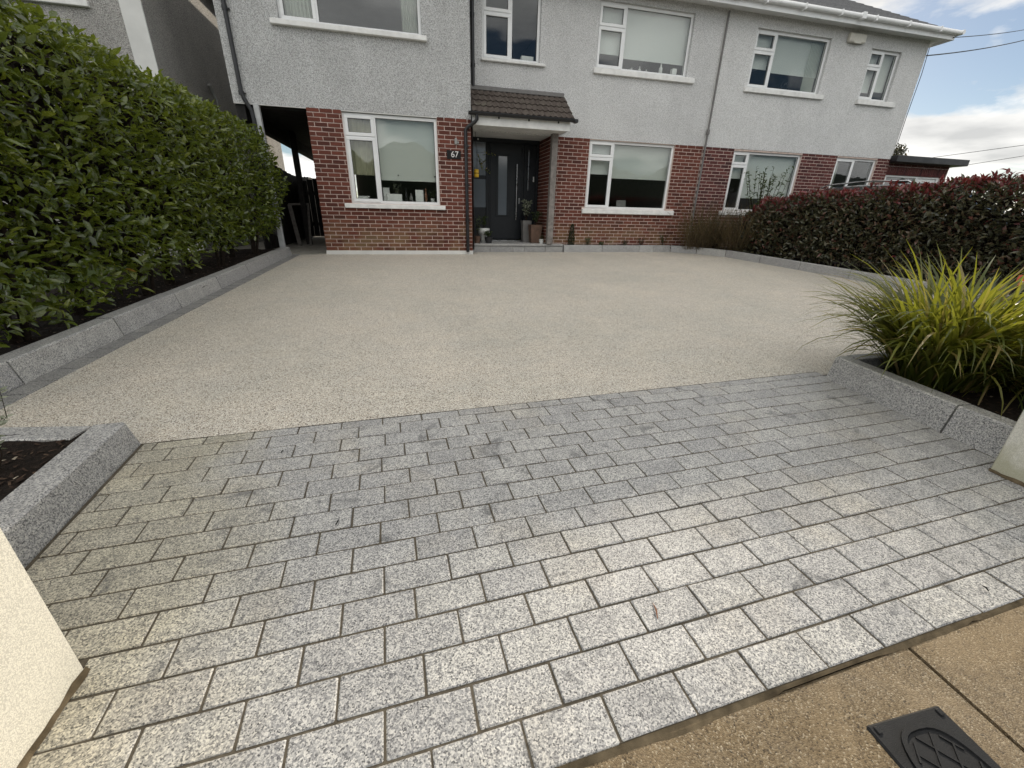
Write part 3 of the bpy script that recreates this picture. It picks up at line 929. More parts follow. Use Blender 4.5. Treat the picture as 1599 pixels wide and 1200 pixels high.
def window(root, x0, x1, z0, z1, y, mull, trans=None, blind=None, blind_big=None, curtain=None, sill=None,
           small_blind='blind', right_pane_split=None, label=None, drop_small=None, no_small_frame=False):
    """left casement with a vent light over it, one wide fixed pane to its right; y = outer face of the frame"""
    D = .065; fw = .055
    w = MB()
    w.box(x0, x1, y, y + D, z1 - fw, z1, ch=.004)
    w.box(x0, x1, y, y + D, z0, z0 + fw, ch=.004)
    w.box(x0, x0 + fw, y + .0005, y + D - .0005, z0 + fw - .002, z1 - fw + .002, ch=.004)
    w.box(x1 - fw, x1, y + .0005, y + D - .0005, z0 + fw - .002, z1 - fw + .002, ch=.004)
    w.box(mull - fw / 2, mull + fw / 2, y + .001, y + D - .001, z0 + fw - .002, z1 - fw + .002, ch=.004)
    if trans is not None:
        w.box(x0 + fw - .002, mull - fw / 2 + .002, y + .0015, y + D - .0015, trans - fw / 2, trans + fw / 2, ch=.004)
    wo = w.build('window', M['pvc'], root)
    if label: wo['label'] = label
    def glaze(a, b, c, d, sash):
        if sash:
            s = MB(); sw = .058; yy = y - .014
            s.box(a, b, yy, yy + .05, d - sw, d, ch=.006); s.box(a, b, yy, yy + .05, c, c + sw, ch=.006)
            s.box(a, a + sw, yy + .0005, yy + .0495, c + sw - .002, d - sw + .002, ch=.006)
            s.box(b - sw, b, yy + .0005, yy + .0495, c + sw - .002, d - sw + .002, ch=.006)
            s.build('casement', M['pvc'], wo)
            a, b, c, d = a + sw, b - sw, c + sw, d - sw
            yg = yy + .022
        else:
            yg = y + .022
        gk = MB(); e = .007
        for q in ((a, a + e, c, d), (b - e, b, c, d), (a + e, b - e, c, c + e), (a + e, b - e, d - e, d)):
            gk.box(q[0], q[1], yg - .004, yg + .002, q[2], q[3])
        gk.build('gasket', M['gasket'], wo)
        p = MB(); p.box(a, b, yg + .003, yg + .019, c, d)
        p.build('pane', M['glass'], wo)
    if trans is not None:
        glaze(x0 + .03, mull - .008, trans + .006, z1 - .028, True)
        glaze(x0 + .03, mull - .008, z0 + .028, trans - .006, True)
    else:
        glaze(x0 + .03, mull - .008, z0 + .03, z1 - .03, True)
    glaze(mull + fw / 2, x1 - fw, z0 + fw, z1 - fw, False)
    yb = y + .12
    def cloth(a, b, c, d, mat, name, fold=0.0, n=2, knobs=()):
        m = MB(); n = max(n, 2)
        for i in range(n):
            u0, u1 = a + (b - a) * i / n, a + (b - a) * (i + 1) / n
            f0 = fold * math.sin(i * 2.1 + a * 7) ; f1 = fold * math.sin((i + 1) * 2.1 + a * 7)
            m.face([(u0, yb + f0, c), (u1, yb + f1, c), (u1, yb + f1, d), (u0, yb + f0, d)], smooth=fold > 0)
        if not fold:
            m.box(a, b, yb - .006, yb + .006, c - .022, c, ch=.004)
        m.build(name, mat, wo)
    if blind_big: cloth(mull + .035, x1 - .02, blind_big[0], z1 - .02, M[blind_big[1]], 'blind')
    if blind: cloth(x0 + .04, mull - .02, blind[0], z1 - .02, M[blind[1]], 'blind' if not blind[1].startswith(('net', 'cur')) else 'curtain', .012 if blind[1] in ('net', 'curtain') else 0, 14)
    for c in (curtain or []):
        cloth(c[0], c[1], z0 + .02, z1 - .02, M['curtain'], 'curtain', .022, 26)
    if sill:
        s = MB(); s.box(sill[0], sill[1], sill[4], y + .05, sill[2], sill[3], ch=.008)
        s.build('sill', M['sill'], wo)
    return wo

# ---- number 67
h67 = thing('house', 'pebble-dashed house with red brick ground floor, tiled porch and dark front door', 'house', (4, 3, -.06))
YW, YM, YB = 0.0, .609, 7.4
ZS_W, ZS_M, ZE = 2.478, 2.385, 5.06
GW = (.600, 2.332, .900, 2.440); WL = (-.215, 2.135, 3.690, 5.0)
WH = (3.345, 4.545, 3.650, 4.86); W2 = (5.795, 8.02, 3.690, 4.84); GM = (5.81, 8.01, .920, 2.362)
# wing: dash above, mortar-backed brick below
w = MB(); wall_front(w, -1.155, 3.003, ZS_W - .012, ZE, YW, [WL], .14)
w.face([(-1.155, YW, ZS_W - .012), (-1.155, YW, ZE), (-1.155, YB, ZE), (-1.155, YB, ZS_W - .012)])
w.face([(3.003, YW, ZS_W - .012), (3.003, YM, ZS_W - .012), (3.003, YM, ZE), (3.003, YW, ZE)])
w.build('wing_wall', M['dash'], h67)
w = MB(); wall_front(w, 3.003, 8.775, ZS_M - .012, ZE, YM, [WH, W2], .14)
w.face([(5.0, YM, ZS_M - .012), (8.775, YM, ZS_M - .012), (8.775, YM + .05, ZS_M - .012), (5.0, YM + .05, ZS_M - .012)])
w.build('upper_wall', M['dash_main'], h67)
bt = MB(); bt.box(-1.155, 3.003, YW + .001, YW + .03, ZS_W - .03, ZS_W - .012, ch=.004)
bt.build('render_bead', M['plaster'], h67)
# mortar faces, bricks stand 7 mm proud of them
PR = .007
mo = MB()
GWh = (GW[0], GW[1], GW[2], ZS_W)
wall_front(mo, 0.0 + PR, 3.0 - PR, 0.0, ZS_W, YW + PR, [GWh], .12)
mo2 = MB(); wall_front(mo2, 4.88, 8.775, -.12, ZS_M, YM + PR, [GM], .12)
mo.face([(PR, YW + PR, -.1), (PR, YW + PR, ZS_W), (PR, YB, ZS_W), (PR, YB, -.1)])
mo.face([(3.0 - PR, YW + PR, -.1), (3.0 - PR, 1.5, -.1), (3.0 - PR, 1.5, ZS_W), (3.0 - PR, YW + PR, ZS_W)])
mo2.face([(4.88, YM + PR, -.1), (4.88, YM + PR, ZS_M), (4.88, 1.5, ZS_M), (4.88, 1.5, -.1)])
mo2.build('mortar', M['mortar'], h67)
mo.build('mortar', M['mortar'], h67)
pl = MB(); pl.box(-.008, 3.008, YW - .008, YW + .3, -.30, 0.0, ch=.005)
pl.build('plinth', M['plaster'], h67)
bw = lay_bricks(0.0, 3.0, 2.475, 33, [GWh, (GW[0] - .13, GW[1] + .1, .815, .905)], .005)
bm = lay_bricks(4.873, 8.765, 2.384, 33, [GM, (5.74, 8.22, .815, .925)], .10)
br1 = lay_bricks(YM + .03, 1.48, 2.384, 32, [], .10)
br2 = lay_bricks(YW + .03, 3.0, 2.475, 33, [], .10)
br3 = lay_bricks(YW + .03, 1.48, 2.475, 32, [], .10)
put_bricks([(bw, front(YW)), (bm, front(YM)), (br1, side_mx(4.873)), (br2, side_mx(0.0)), (br3, side_px(3.0))], M['brick'], h67)
# body behind the skins
b = MB()
for q in (((0.05, YB, -.3), (8.775, YB, -.3), (8.775, YB, ZE), (0.05, YB, ZE)),
          ((-1.155, YB, ZS_W), (.05, YB, ZS_W), (.05, YB, ZE), (-1.155, YB, ZE)),
          ((8.77, YM + .05, -.3), (8.77, YB, -.3), (8.77, YB, ZE), (8.77, YM + .05, ZE)),
          ((3.06, YW + .15, 0), (3.06, YB, 0), (3.06, YB, ZS_W), (3.06, YW + .15, ZS_W)),
          ((4.94, 1.5, 0), (4.94, YB, 0), (4.94, YB, ZS_M), (4.94, 1.5, ZS_M)),
          ((3.1, YM + .15, ZS_W), (3.1, YB, ZS_W), (3.1, YB, ZE), (3.1, YM + .15, ZE)),
          ((.04, YW + .15, -.05), (3.06, YW + .15, -.05), (3.06, YB, -.05), (.04, YB, -.05)),
          ((3.0, .5, .10), (8.77, .5, .10), (8.77, YB, .10), (3.0, YB, .10)),
          ((5.2, YM + .15, ZS_W), (5.2, YB, ZS_W), (5.2, YB, ZE), (5.2, YM + .15, ZE))):
    b.face(q)
b.build('inner_walls', M['room'], h67)
# ceilings / first floor slab and top ceiling
s = MB()
s.box(-1.15, 3.0, YW + .012, YB, ZS_W - .010, ZS_W + .16)
s.box(3.01, 8.77, YM + .02, YB, ZS_M + .004, ZS_M + .2)
s.box(-1.15, 8.77, YM + .16, YB, ZE - .08, ZE)
s.build('floor_slab', M['plaster'], h67)
# windows
window(h67, *GW, YW + .045, 1.16, 2.065, (1.42, 'net'), (1.36, 'blind'), sill=(.462, 2.436, .812, .893, YW - .055))
window(h67, *WL, YW + .06, .385, 4.66, None, None, curtain=[(-.16, .36), (1.80, 2.09)], sill=(-.345, 2.213, 3.612, 3.688, YW - .075))
window(h67, *WH, YM + .06, 3.935, 4.42, None, None, sill=(3.31, 4.66, 3.60, 3.648, YM - .06))
window(h67, *W2, YM + .06, 6.42, 4.43, (4.02, 'blind_w'), (3.98, 'blind_w'), sill=(5.745, 8.21, 3.585, 3.688, YM - .06))
window(h67, *GM, YM + .05, 6.43, 2.02, (1.70, 'blind_w'), (1.63, 'blind'), sill=(5.74, 8.225, .815, .918, YM - .055))
# blind pull knobs
for (x, z) in ((1.53, 1.44), (2.26, 1.44), (.665, 1.47)):
    k = MB(); k.lathe((0, 0, 0), [(0, .012), (.012, .009), (.014, 0), (.012, -.009), (0, -.012)], 10)
    k.build('blind_pull', M['black'], h67, (x, YW + .152, z))
# roof: main hip with the neighbour; the wing hip in front
def hip_roof(name, x0, x1, y0, y1, z, pitch, mat, parent, hip0=True, hip1=True, th=.06):
    dy = (y1 - y0) / 2; h = dy * math.tan(pitch); yc = (y0 + y1) / 2
    a = x0 + (dy if hip0 else 0); bb = x1 - (dy if hip1 else 0)
    m = MB(); n = 26
    def strip(p0, p1, q0, q1):      # from eave p0-p1 up to ridge q0-q1 in lapped courses
        p0, p1, q0, q1 = map(Vector, (p0, p1, q0, q1))
        nn = (p1 - p0).cross(q0 - p0).normalized()
        if nn.z < 0: nn = -nn
        for i in range(n):
            t0, t1 = i / n, (i + 1) / n
            A, B = p0.lerp(q0, t0) + nn * .014, p1.lerp(q1, t0) + nn * .014
            Cc, D = p1.lerp(q1, t1) + nn * .004, p0.lerp(q0, t1) + nn * .004
            m.face([A, B, Cc, D])
            A0, B0 = p0.lerp(q0, t0) , p1.lerp(q1, t0)
            m.face([A0, B0, B, A])
    strip((x0, y0, z), (x1, y0, z), (a, yc, z + h), (bb, yc, z + h))
    strip((x1, y1, z), (x0, y1, z), (bb, yc, z + h), (a, yc, z + h))
    if hip0: strip((x0, y1, z), (x0, y0, z), (a, yc, z + h), (a, yc, z + h))
    if hip1: strip((x1, y0, z), (x1, y1, z), (bb, yc, z + h), (bb, yc, z + h))
    return m.build(name, mat, parent)
hip_roof('roof', -1.48, 8.775, .28, YB + .4, ZE + .05, rad(31), M['roof'], h67, True, False)
hip_roof('wing_roof', -1.48, 3.33, -.33, 4.6, ZE + .05, rad(31), M['roof'], h67, True, True)
e = MB()
e.box(-1.47, 3.32, -.30, .0, ZE - .06, ZE - .04); e.box(-1.47, 3.32, -.325, -.30, ZE - .12, ZE + .06)
e.box(3.32, 8.775, .30, YM, ZE - .06, ZE - .04); e.box(3.345, 8.775, .275, .30, ZE - .12, ZE + .06)
e.box(3.32, 3.345, -.325, .30, ZE - .12, ZE + .06)
e.box(-1.495, -1.47, -.325, YB + .4, ZE - .12, ZE + .06); e.box(-1.47, -1.155, 0.0, YB + .3, ZE - .06, ZE - .04)
e.build('eaves_board', M['pvc'], h67)
gt = MB(); gt.tube([(3.35, .215, ZE + .02), (8.775, .215, ZE + .01)], .055, 10)
gt.tube([(-1.5, -.385, ZE + .02), (3.36, -.385, ZE + .01)], .055, 10)
gt.build('gutter', M['pvc'], h67)
# carport beam, post
cb = MB(); cb.box(-1.15, -1.0, .05, YB, 2.20, ZS_W - .011, ch=.006)
cb.build('carport_beam', M['dark_wood'], h67)
cl = MB(); cl.box(-1.0, .0, .10, YB, ZS_W - .055, ZS_W - .011)
cl.build('carport_ceiling', M['dark_wood'], h67)
cp = MB(); cp.box(-.855, -.765, -.01, .09, -.2, ZS_W - .012, ch=.006)
cp.build('carport_post', M['post_white'], h67)
cp = MB(); cp.box(-.86, -.74, 2.45, 2.57, -.1, 2.42, ch=.006)
cp.build('carport_post', M['dark_wood'], h67)
# downpipes
d = MB()
d.tube([(-.99, -.045, 4.98), (-.99, -.045, 2.62), (-.965, -.045, 2.52), (-.89, -.03, 2.36), (-.875, -.03, 2.24), (-.875, -.03, .3)], .034, 10)
for z in (3.75, 4.6, 2.6): d.tube([(-.99, -.045, z - .03), (-.99, -.045, z + .03)], .043, 10); d.box(-.96, -.925, -.03, -.005, z - .012, z + .012)
d.build('downpipe', M['black_pvc'], h67)
d = MB(); d.tube([(3.14, .555, 4.98), (3.14, .555, 3.15)], .036, 10)
for z in (3.5, 4.3): d.tube([(3.14, .555, z - .03), (3.14, .555, z + .03)], .045, 10)
d.build('downpipe', M['black_pvc'], h67)
# number plate and sensor
npo = MB(); npo.box(2.505, 2.782, -.022, -.004, 1.762, 1.915, ch=.003)
npl = npo.build('number_plate', M['black'], h67)
cu = bpy.data.curves.new('digits', 'FONT'); cu.body = '67'; cu.size = .155; cu.extrude = .002; cu.align_x = 'CENTER'; cu.align_y = 'CENTER'
cuo = bpy.data.objects.new('digits', cu); COL.objects.link(cuo)
bpy.context.view_layer.update()
dgm = bpy.data.meshes.new_from_object(cuo)
bpy.data.objects.remove(cuo)
dgm.materials.clear(); dgm.materials.append(M['white_plastic'])
dg = link('digits', dgm)
dg.location = (2.660, -.0245, 1.84); dg.rotation_euler = (math.pi / 2, 0, 0)
dg.parent = npl; dg.matrix_parent_inverse = inv_world(npl)
sn = MB(); sn.box(2.665, 2.715, -.05, -.002, 2.02, 2.125, ch=.01); sn.box(2.72, 2.75, -.03, -.002, 2.035, 2.075, ch=.004)
sn.build('door_sensor', M['mailbox'], h67)

# porch step with its slabs
st = thing('porch_step', 'low pale granite step with slab top in front of the dark door', 'step', (4.1, .9, -.05))
q = [3.006, 3.47, 4.02, 4.30, 4.82, 5.262]
for i, (a, b) in enumerate(zip(q[:-1], q[1:])):
    m = MB(); m.box(a + .003, b - .003, .43, .60, -.2, .068, ch=.004); m.build('riser_stone', M['pale_granite'], st)
q2 = [3.006, 3.44, 3.89, 4.33, 4.79, 5.258]
for i, (a, b) in enumerate(zip(q2[:-1], q2[1:])):
    for (c, e_) in ((.405, .90), (.90, 1.44)):
        if e_ > 1 and b > 4.9: continue
        hi_x = min(b, 4.87) if e_ > 1 else b
        if a < 3.01 and False: continue
        m = MB(); m.box(a + .002, hi_x - .002, c + .002, (e_ if a < 4.85 and e_ < 1 or e_ > 1 else .6) - .002, .075, .122, ch=.004)
        m.build('slab', M['pale_granite'], st)
mm = MB(); mm.box(3.01, 5.25, .44, .605, -.2, .074); mm.box(3.01, 4.868, .6, 1.44, -.2, .074); mm.build('mortar_core', M['joint'], st)

# front door set
YD = 1.42
dr = MB()
fr_c = .06
dr.box(3.03, 4.868, YD, YD + .07, 2.30, 2.40, ch=.004)
for x in (3.03, 3.56, 4.50, 4.80): dr.box(x, x + .065, YD + .001, YD + .069, .122, 2.302, ch=.004)
dr.box(3.095, 3.56, YD + .03, YD + .045, .122, .9, ch=.003)
dr.box(4.565, 4.80, YD + .03, YD + .045, .122, 2.30, ch=.003)
door_f = dr.build('door_frame', M['door'], h67)
sg = MB(); sg.box(3.095, 3.56, YD + .03, YD + .045, .9, 2.30); sg.build('side_light', M['frost'], door_f)
sb = MB(); sb.box(3.095, 3.56, YD + .02, YD + .05, 1.52, 1.60, ch=.003); sb.build('glazing_bar', M['door'], door_f)
dl = MB(); dl.box(3.628, 4.497, YD + .010, YD + .062, .17, 2.298, ch=.006)
for z in (.6, 1.05, 1.5, 1.95):
    pass
dl.box(3.80, 3.86, YD - .002, YD + .012, .70, 2.06, ch=.004); dl.box(4.075, 4.12, YD - .002, YD + .012, .70, 2.06, ch=.004)
dl.box(3.86, 4.075, YD - .0015, YD + .011, 2.025, 2.06, ch=.003); dl.box(3.86, 4.075, YD - .0015, YD + .011, .70, .735, ch=.003)
dl.box(3.67, 3.70, YD + .004, YD + .012, .2, 2.27, ch=.003); dl.box(4.43, 4.455, YD + .004, YD + .012, .2, 2.27, ch=.003)
door = dl.build('front_door', M['door'], h67)
m = MB(); m.box(3.862, 4.073, YD + .002, YD + .009, .737, 2.023); m.build('door_glass', M['frost'], door)
m = MB(); m.tube([(4.31, YD - .05, .62), (4.31, YD - .05, 1.87)], .013, 10)
for z in (.72, 1.77): m.tube([(4.31, YD - .05, z), (4.31, YD + .012, z)], .010, 8)
m.build('pull_bar', M['steel'], door)
m = MB(); m.box(4.375, 4.41, YD - .004, YD + .012, 1.0, 1.13, ch=.006); m.tube([(4.392, YD - .03, 1.09), (4.392, YD, 1.09)], .012, 8); m.build('lock_plate', M['steel'], door)
m = MB(); m.box(3.63, 4.495, YD - .05, YD + .008, .124, .150, ch=.005); m.build('threshold', M['steel'], door)
m = MB(); m.box(4.60, 4.625, YD + .012, YD + .028, 1.30, 2.19, ch=.005); m.build('steel_strip', M['steel'], door_f)
m = MB(); m.box(4.735, 4.765, YD - .002, YD + .03, 1.50, 1.62, ch=.008); m.build('doorbell', M['white_plastic'], door_f)
m = MB(); m.box(3.36, 3.39, YD - .006, YD, 2.33, 2.36, ch=.004); m.build('alarm_dot', M['white_plastic'], door_f)

# porch canopy: lean-to of waved tiles
pr = MB()
X0, X1, YF, ZF, ZT = 3.02, 5.12, -.07, 2.585, 3.10
pr.box(X0, X1 - .06, YF + .035, YM - .002, 2.392, 2.404)                    # soffit
pr.box(X0, X1 - .06, YF + .015, YF + .035, 2.375, 2.545, ch=.003)           # fascia
pr.box(X1 - .085, X1 - .06, YF + .035, YM - .002, 2.392, 2.56, ch=.003)
pr.face([(X1 - .06, YF + .03, 2.545), (X1 - .06, YM, 2.545), (X1 - .06, YM, ZT - .03)])
pro = pr.build('porch_canopy', M['sill'], h67)
fb = MB(); fb.face([(X0, YF + .02, ZF - .04), (X1 - .04, YF + .02, ZF - .04), (X1 - .04, YM, ZT - .03), (X0, YM, ZT - .03)])
fb.build('felt', M['black'], pro)
vec_up = Vector((0, YM - YF, ZT - ZF)); Ls = vec_up.length; vec_up.normalize(); vn = Vector((0, -vec_up.z, vec_up.y))
ncol, nrow = 9, 4
tw = (X1 - X0) / ncol; tl_ = Ls / nrow
def tile_mesh():
    m = MB(); prof = []
    n = 8
    for i in range(n + 1):
        u = i / n
        z = .024 * (0.5 - .5 * math.cos(4 * math.pi * u)) ** 1.3
        prof.append((u * (tw + .012), z))
    for i in range(n):
        (a, za), (b_, zb) = prof[i], prof[i + 1]
        m.face([(a, 0, za + .028), (b_, 0, zb + .028), (b_, tl_ + .03, zb + .004), (a, tl_ + .03, za + .004)], smooth=True)
        m.face([(a, 0, za), (b_, 0, zb), (b_, 0, zb + .028), (a, 0, za + .028)])
    return m.mesh('tile', M['tile'])
tme = tile_mesh()
Rm = Matrix(((1, 0, 0), (0, vec_up.y, vn.y), (0, vec_up.z, vn.z))).to_4x4()
for r in range(nrow):
    for c in range(ncol):
        o = bpy.data.objects.new('tile', tme); COL.objects.link(o)
        p = Vector((X0 + c * tw, YF - .01, ZF)) + vec_up * (r * tl_ - .02)
        o.matrix_world = Matrix.Translation(p) @ Rm @ Matrix.Rotation(R_.uniform(-.012, .012), 4, 'Y')
        o.parent = pro; o.matrix_parent_inverse = inv_world(pro)
m = MB(); m.box(X0 + .05, X1 - .02, YM - .075, YM - .002, ZT - .01, ZT + .07, ch=.01); m.build('lead_flashing', M['grey_pot'], pro)
gm = MB(); gp = []
n = 10
for i in range(n + 1):
    a = math.pi + math.pi * i / n
    gp.append((.052 * math.cos(a), .052 * math.sin(a)))
gx0, gx1, gy, gzz = 2.935, 5.175, YF - .055, 2.575
for i in range(n):
    a, b_ = gp[i], gp[i + 1]
    gm.face([(gx0, gy + a[0], gzz + a[1]), (gx1, gy + a[0], gzz + a[1]), (gx1, gy + b_[0], gzz + b_[1]), (gx0, gy + b_[0], gzz + b_[1])], smooth=True)
    gm.face([(gx0, gy + a[0] * .9, gzz + a[1] * .9), (gx0, gy + b_[0] * .9, gzz + b_[1] * .9), (gx1, gy + b_[0] * .9, gzz + b_[1] * .9), (gx1, gy + a[0] * .9, gzz + a[1] * .9)], smooth=True)
for x in (gx0, gx1): gm.face([(x, gy + a[0], gzz + a[1]) for a in gp])
gm.box(gx0, gx1, gy - .054, gy - .046, gzz - .004, gzz + .004); gm.box(gx1 - .06, gx1 + .012, gy - .062, gy + .058, gzz - .058, gzz + .006, ch=.01)
gm.build('porch_gutter', M['black_pvc'], pro)
for x in (3.55, 4.17, 4.80):
    m = MB(); m.box(x - .015, x + .015, YF - .005, YF + .015, 2.50, 2.54, ch=.004); m.build('gutter_bracket', M['black_pvc'], pro)
m = MB(); m.tube([(3.10, gy, 2.53), (3.10, gy, 2.455), (3.06, gy + .01, 2.41), (2.93, -.06, 2.33), (2.885, -.05, 2.28), (2.885, -.05, -.02)], .034, 10)
for z in (.62, 1.3, 2.0): m.tube([(2.885, -.05, z - .025), (2.885, -.05, z + .025)], .042, 10); m.box(2.93, 2.95, -.05, -.005, z - .01, z + .01)
m.build('downpipe', M['black_pvc'], h67)
m = MB(); m.box(4.83, 4.965, .36, .49, .122, 2.393, ch=.006); m.build('porch_post', M['post'], pro)

# ---- the neighbour on the right
hn = thing('house', 'neighbouring semi-detached house with cream pebble-dash, white eaves and grey roof', 'house', (11.7, 3, -.06))
XN0, XN1 = 8.785, 14.77
N1 = (9.655, 11.76, 3.640, 4.76); N2 = (13.02, 13.985, 3.640, 4.69); NG = (9.68, 11.765, .95, 2.335); ND = (12.92, 14.31, .12, 2.338)
w = MB(); wall_front(w, XN0, XN1, ZS_M - .012, ZE, YM - .004, [N1, N2], .14)
w.face([(XN1, YM - .004, ZS_M - .012), (XN1, YB, ZS_M - .012), (XN1, YB, ZE), (XN1, YM - .004, ZE)])
w.build('upper_wall', M['dash_next'], hn)
m = MB(); m.box(XN0 - .012, XN0 + .012, YM - .014, YM - .002, ZS_M, ZE, ch=.003); m.build('party_bead', M['plaster'], hn)
mo = MB(); wall_front(mo, XN0, XN1 - PR, -.12, ZS_M, YM + PR, [NG, ND], .12)
mo.face([(XN1 - PR, YM + PR, -.1), (XN1 - PR, YB, -.1), (XN1 - PR, YB, ZS_M), (XN1 - PR, YM + PR, ZS_M)])
mo.build('mortar', M['mortar'], hn)
bn = lay_bricks(XN0 + .005, XN1, 2.384, 33, [NG, ND, (9.58, 11.9, .85, .955)], .03)
put_bricks([(bn, front(YM)), (lay_bricks(YM + .03, 4.0, 2.384, 33, [], .1), side_px(XN1))], M['brick_next'], hn)
b = MB()
for q in (((XN0, YB, -.3), (XN1, YB, -.3), (XN1, YB, ZE), (XN0, YB, ZE)),
          ((XN0 + .01, YM + .1, -.3), (XN0 + .01, YB, -.3), (XN0 + .01, YB, ZE), (XN0 + .01, YM + .1, ZE)),
          ((XN1 - .1, YM + .15, -.3), (XN1 - .1, YB, -.3), (XN1 - .1, YB, ZE), (XN1 - .1, YM + .15, ZE)),
          ((12.4, YM + .15, ZS_M), (12.4, YB, ZS_M), (12.4, YB, ZE), (12.4, YM + .15, ZE)),
          ((XN0, .5, .05), (XN1, .65, .05), (XN1, YB, .05), (XN0, YB, .05))):
    b.face(q)
b.build('inner_walls', M['room'], hn)
s = MB(); s.box(XN0, XN1 - .01, YM + .02, YB, ZS_M + .004, ZS_M + .2); s.box(XN0, XN1 - .01, YM + .16, YB, ZE - .08, ZE); s.build('floor_slab', M['plaster'], hn)
window(hn, *N1, YM + .06, 10.255, 4.37, (4.08, 'blind_w'), (4.04, 'blind_w'), sill=(9.58, 11.895, 3.54, 3.637, YM - .06), curtain=[(11.35, 11.72)])
window(hn, *N2, YM + .06, 13.50, 4.34, (3.86, 'blind_w'), (3.90, 'blind'), sill=(12.97, 14.22, 3.53, 3.637, YM - .06))
window(hn, *NG, YM + .05, 10.165, 2.03, (1.75, 'blind_w'), (1.3, 'blind_w'), sill=(9.58, 11.9, .852, .948, YM - .055))
window(hn, *ND, YM + .05, 13.57, None, None, None, curtain=[(12.98, 13.2)])
hip_roof('roof', 8.775, 15.06, .28, YB + .4, ZE + .05, rad(31), M['roof'], hn, False, True)
e = MB(); e.box(8.78, 15.035, .30, YM - .004, ZE - .06, ZE - .04); e.box(8.78, 15.06, .275, .30, ZE - .12, ZE + .06)
e.box(15.035, 15.06, .30, YB + .4, ZE - .12, ZE + .06); e.box(XN1, 15.035, YM, YB + .3, ZE - .06, ZE - .04)
e.build('eaves_board', M['pvc'], hn)
gt = MB(); gt.tube([(8.78, .215, ZE + .02), (15.14, .215, ZE + .01)], .048, 10); gt.tube([(15.13, .16, ZE + .015), (15.13, YB, ZE + .015)], .048, 10)
for x in (9.4, 10.4, 11.4, 12.4, 13.4, 14.4): gt.box(x - .015, x + .015, .15, .28, ZE - .05, ZE + .06, ch=.005)
gt.box(11.98, 12.08, .15, .28, ZE - .05, ZE + .075, ch=.006)
gt.build('gutter', M['pvc'], hn)
m = MB(); m.box(12.17, 12.66, YM - .10, YM - .004, 4.72, 4.90, ch=.02); m.box(12.30, 12.52, YM - .11, YM - .10, 4.70, 4.76, ch=.004)
m.build('alarm_box', M['alarm'], hn)
m = MB(); m.tube([(8.80, YM - .045, 4.95), (8.80, YM - .045, .05)], .022, 8); m.tube([(8.80, YM - .045, 2.62), (8.80, YM - .045, 2.72)], .04, 8)
m.build('cable_duct', M['grey_pot'], hn)
m = MB(); m.tube([(XN1 + .01, YM - .02, 4.85), (XN1 + .03, YM - .03, 4.3), (XN1 + .012, YM - .02, 3.4), (XN1 + .012, YM - .02, 2.5)], .008, 6); m.build('wall_cable', M['cable'], hn)

# ---- garage beyond
gr = thing('garage', 'low flat-roofed brick garage with dark fascia and white-framed door, right of the houses', 'garage', (16, 2, -.05))
XG0, XG1, YG = 14.80, 17.20, .70
mo = MB(); wall_front(mo, XG0, XG1 - .007, -.12, 2.30, YG + PR, [(14.90, 17.0, -.1, 2.07)], .12)
mo.face([(XG1 - .007, YG, -.1), (XG1 - .007, 6, -.1), (XG1 - .007, 6, 2.3), (XG1 - .007, YG, 2.3)])
mo.build('mortar', M['mortar'], gr)
bg = lay_bricks(XG0, XG1, 2.30, 1, [], .03) + lay_bricks(XG0, XG1, 2.0, 28, [(14.86, 17.0, -1, 2.9)], .03)
put_bricks([(bg, front(YG))], M['brick_next'], gr)
sold = MB()
mb, me = brick_mesh(.215, .065, M['brick_next'])
for i in range(31):
    o = bpy.data.objects.new('soldier_brick', me); COL.objects.link(o)
    o.matrix_world = Matrix.Translation((14.85 + .0375 + i * .075, YG - .001, 2.112)) @ Matrix.Rotation(math.pi / 2, 4, 'Y')
    o.parent = gr; o.matrix_parent_inverse = inv_world(gr)
m = MB(); m.box(XG0 - .06, XG1 + .25, YG - .28, 6.2, 2.30, 2.46, ch=.01); m.build('flat_roof', M['black_pvc'], gr)
m = MB(); m.box(14.90, 17.0, YG + .03, YG + .1, 1.96, 2.07, ch=.005); m.box(14.90, 14.99, YG + .03, YG + .1, -.1, 1.96, ch=.005); m.box(16.91, 17.0, YG + .03, YG + .1, -.1, 1.96, ch=.005)
m.box(16.1, 16.2, YG + .035, YG + .1, -.1, 1.96, ch=.005)
gd = m.build('door_frame', M['pvc'], gr)
m = MB(); m.box(14.99, 16.1, YG + .07, YG + .09, .9, 1.96); m.build('pane', M['glass'], gd)
m = MB(); m.box(14.99, 16.1, YG + .07, YG + .09, -.1, .9); m.box(16.2, 16.91, YG + .06, YG + .09, -.1, 1.96, ch=.01); m.build('door_panel', M['pvc'], gd)
m = MB(); m.box(14.8, 17.2, 5.9, 6.0, -.1, 2.3); m.box(14.8, 14.82, YG + .15, 6, -.1, 2.3); m.build('inner_walls', M['room'], gr)

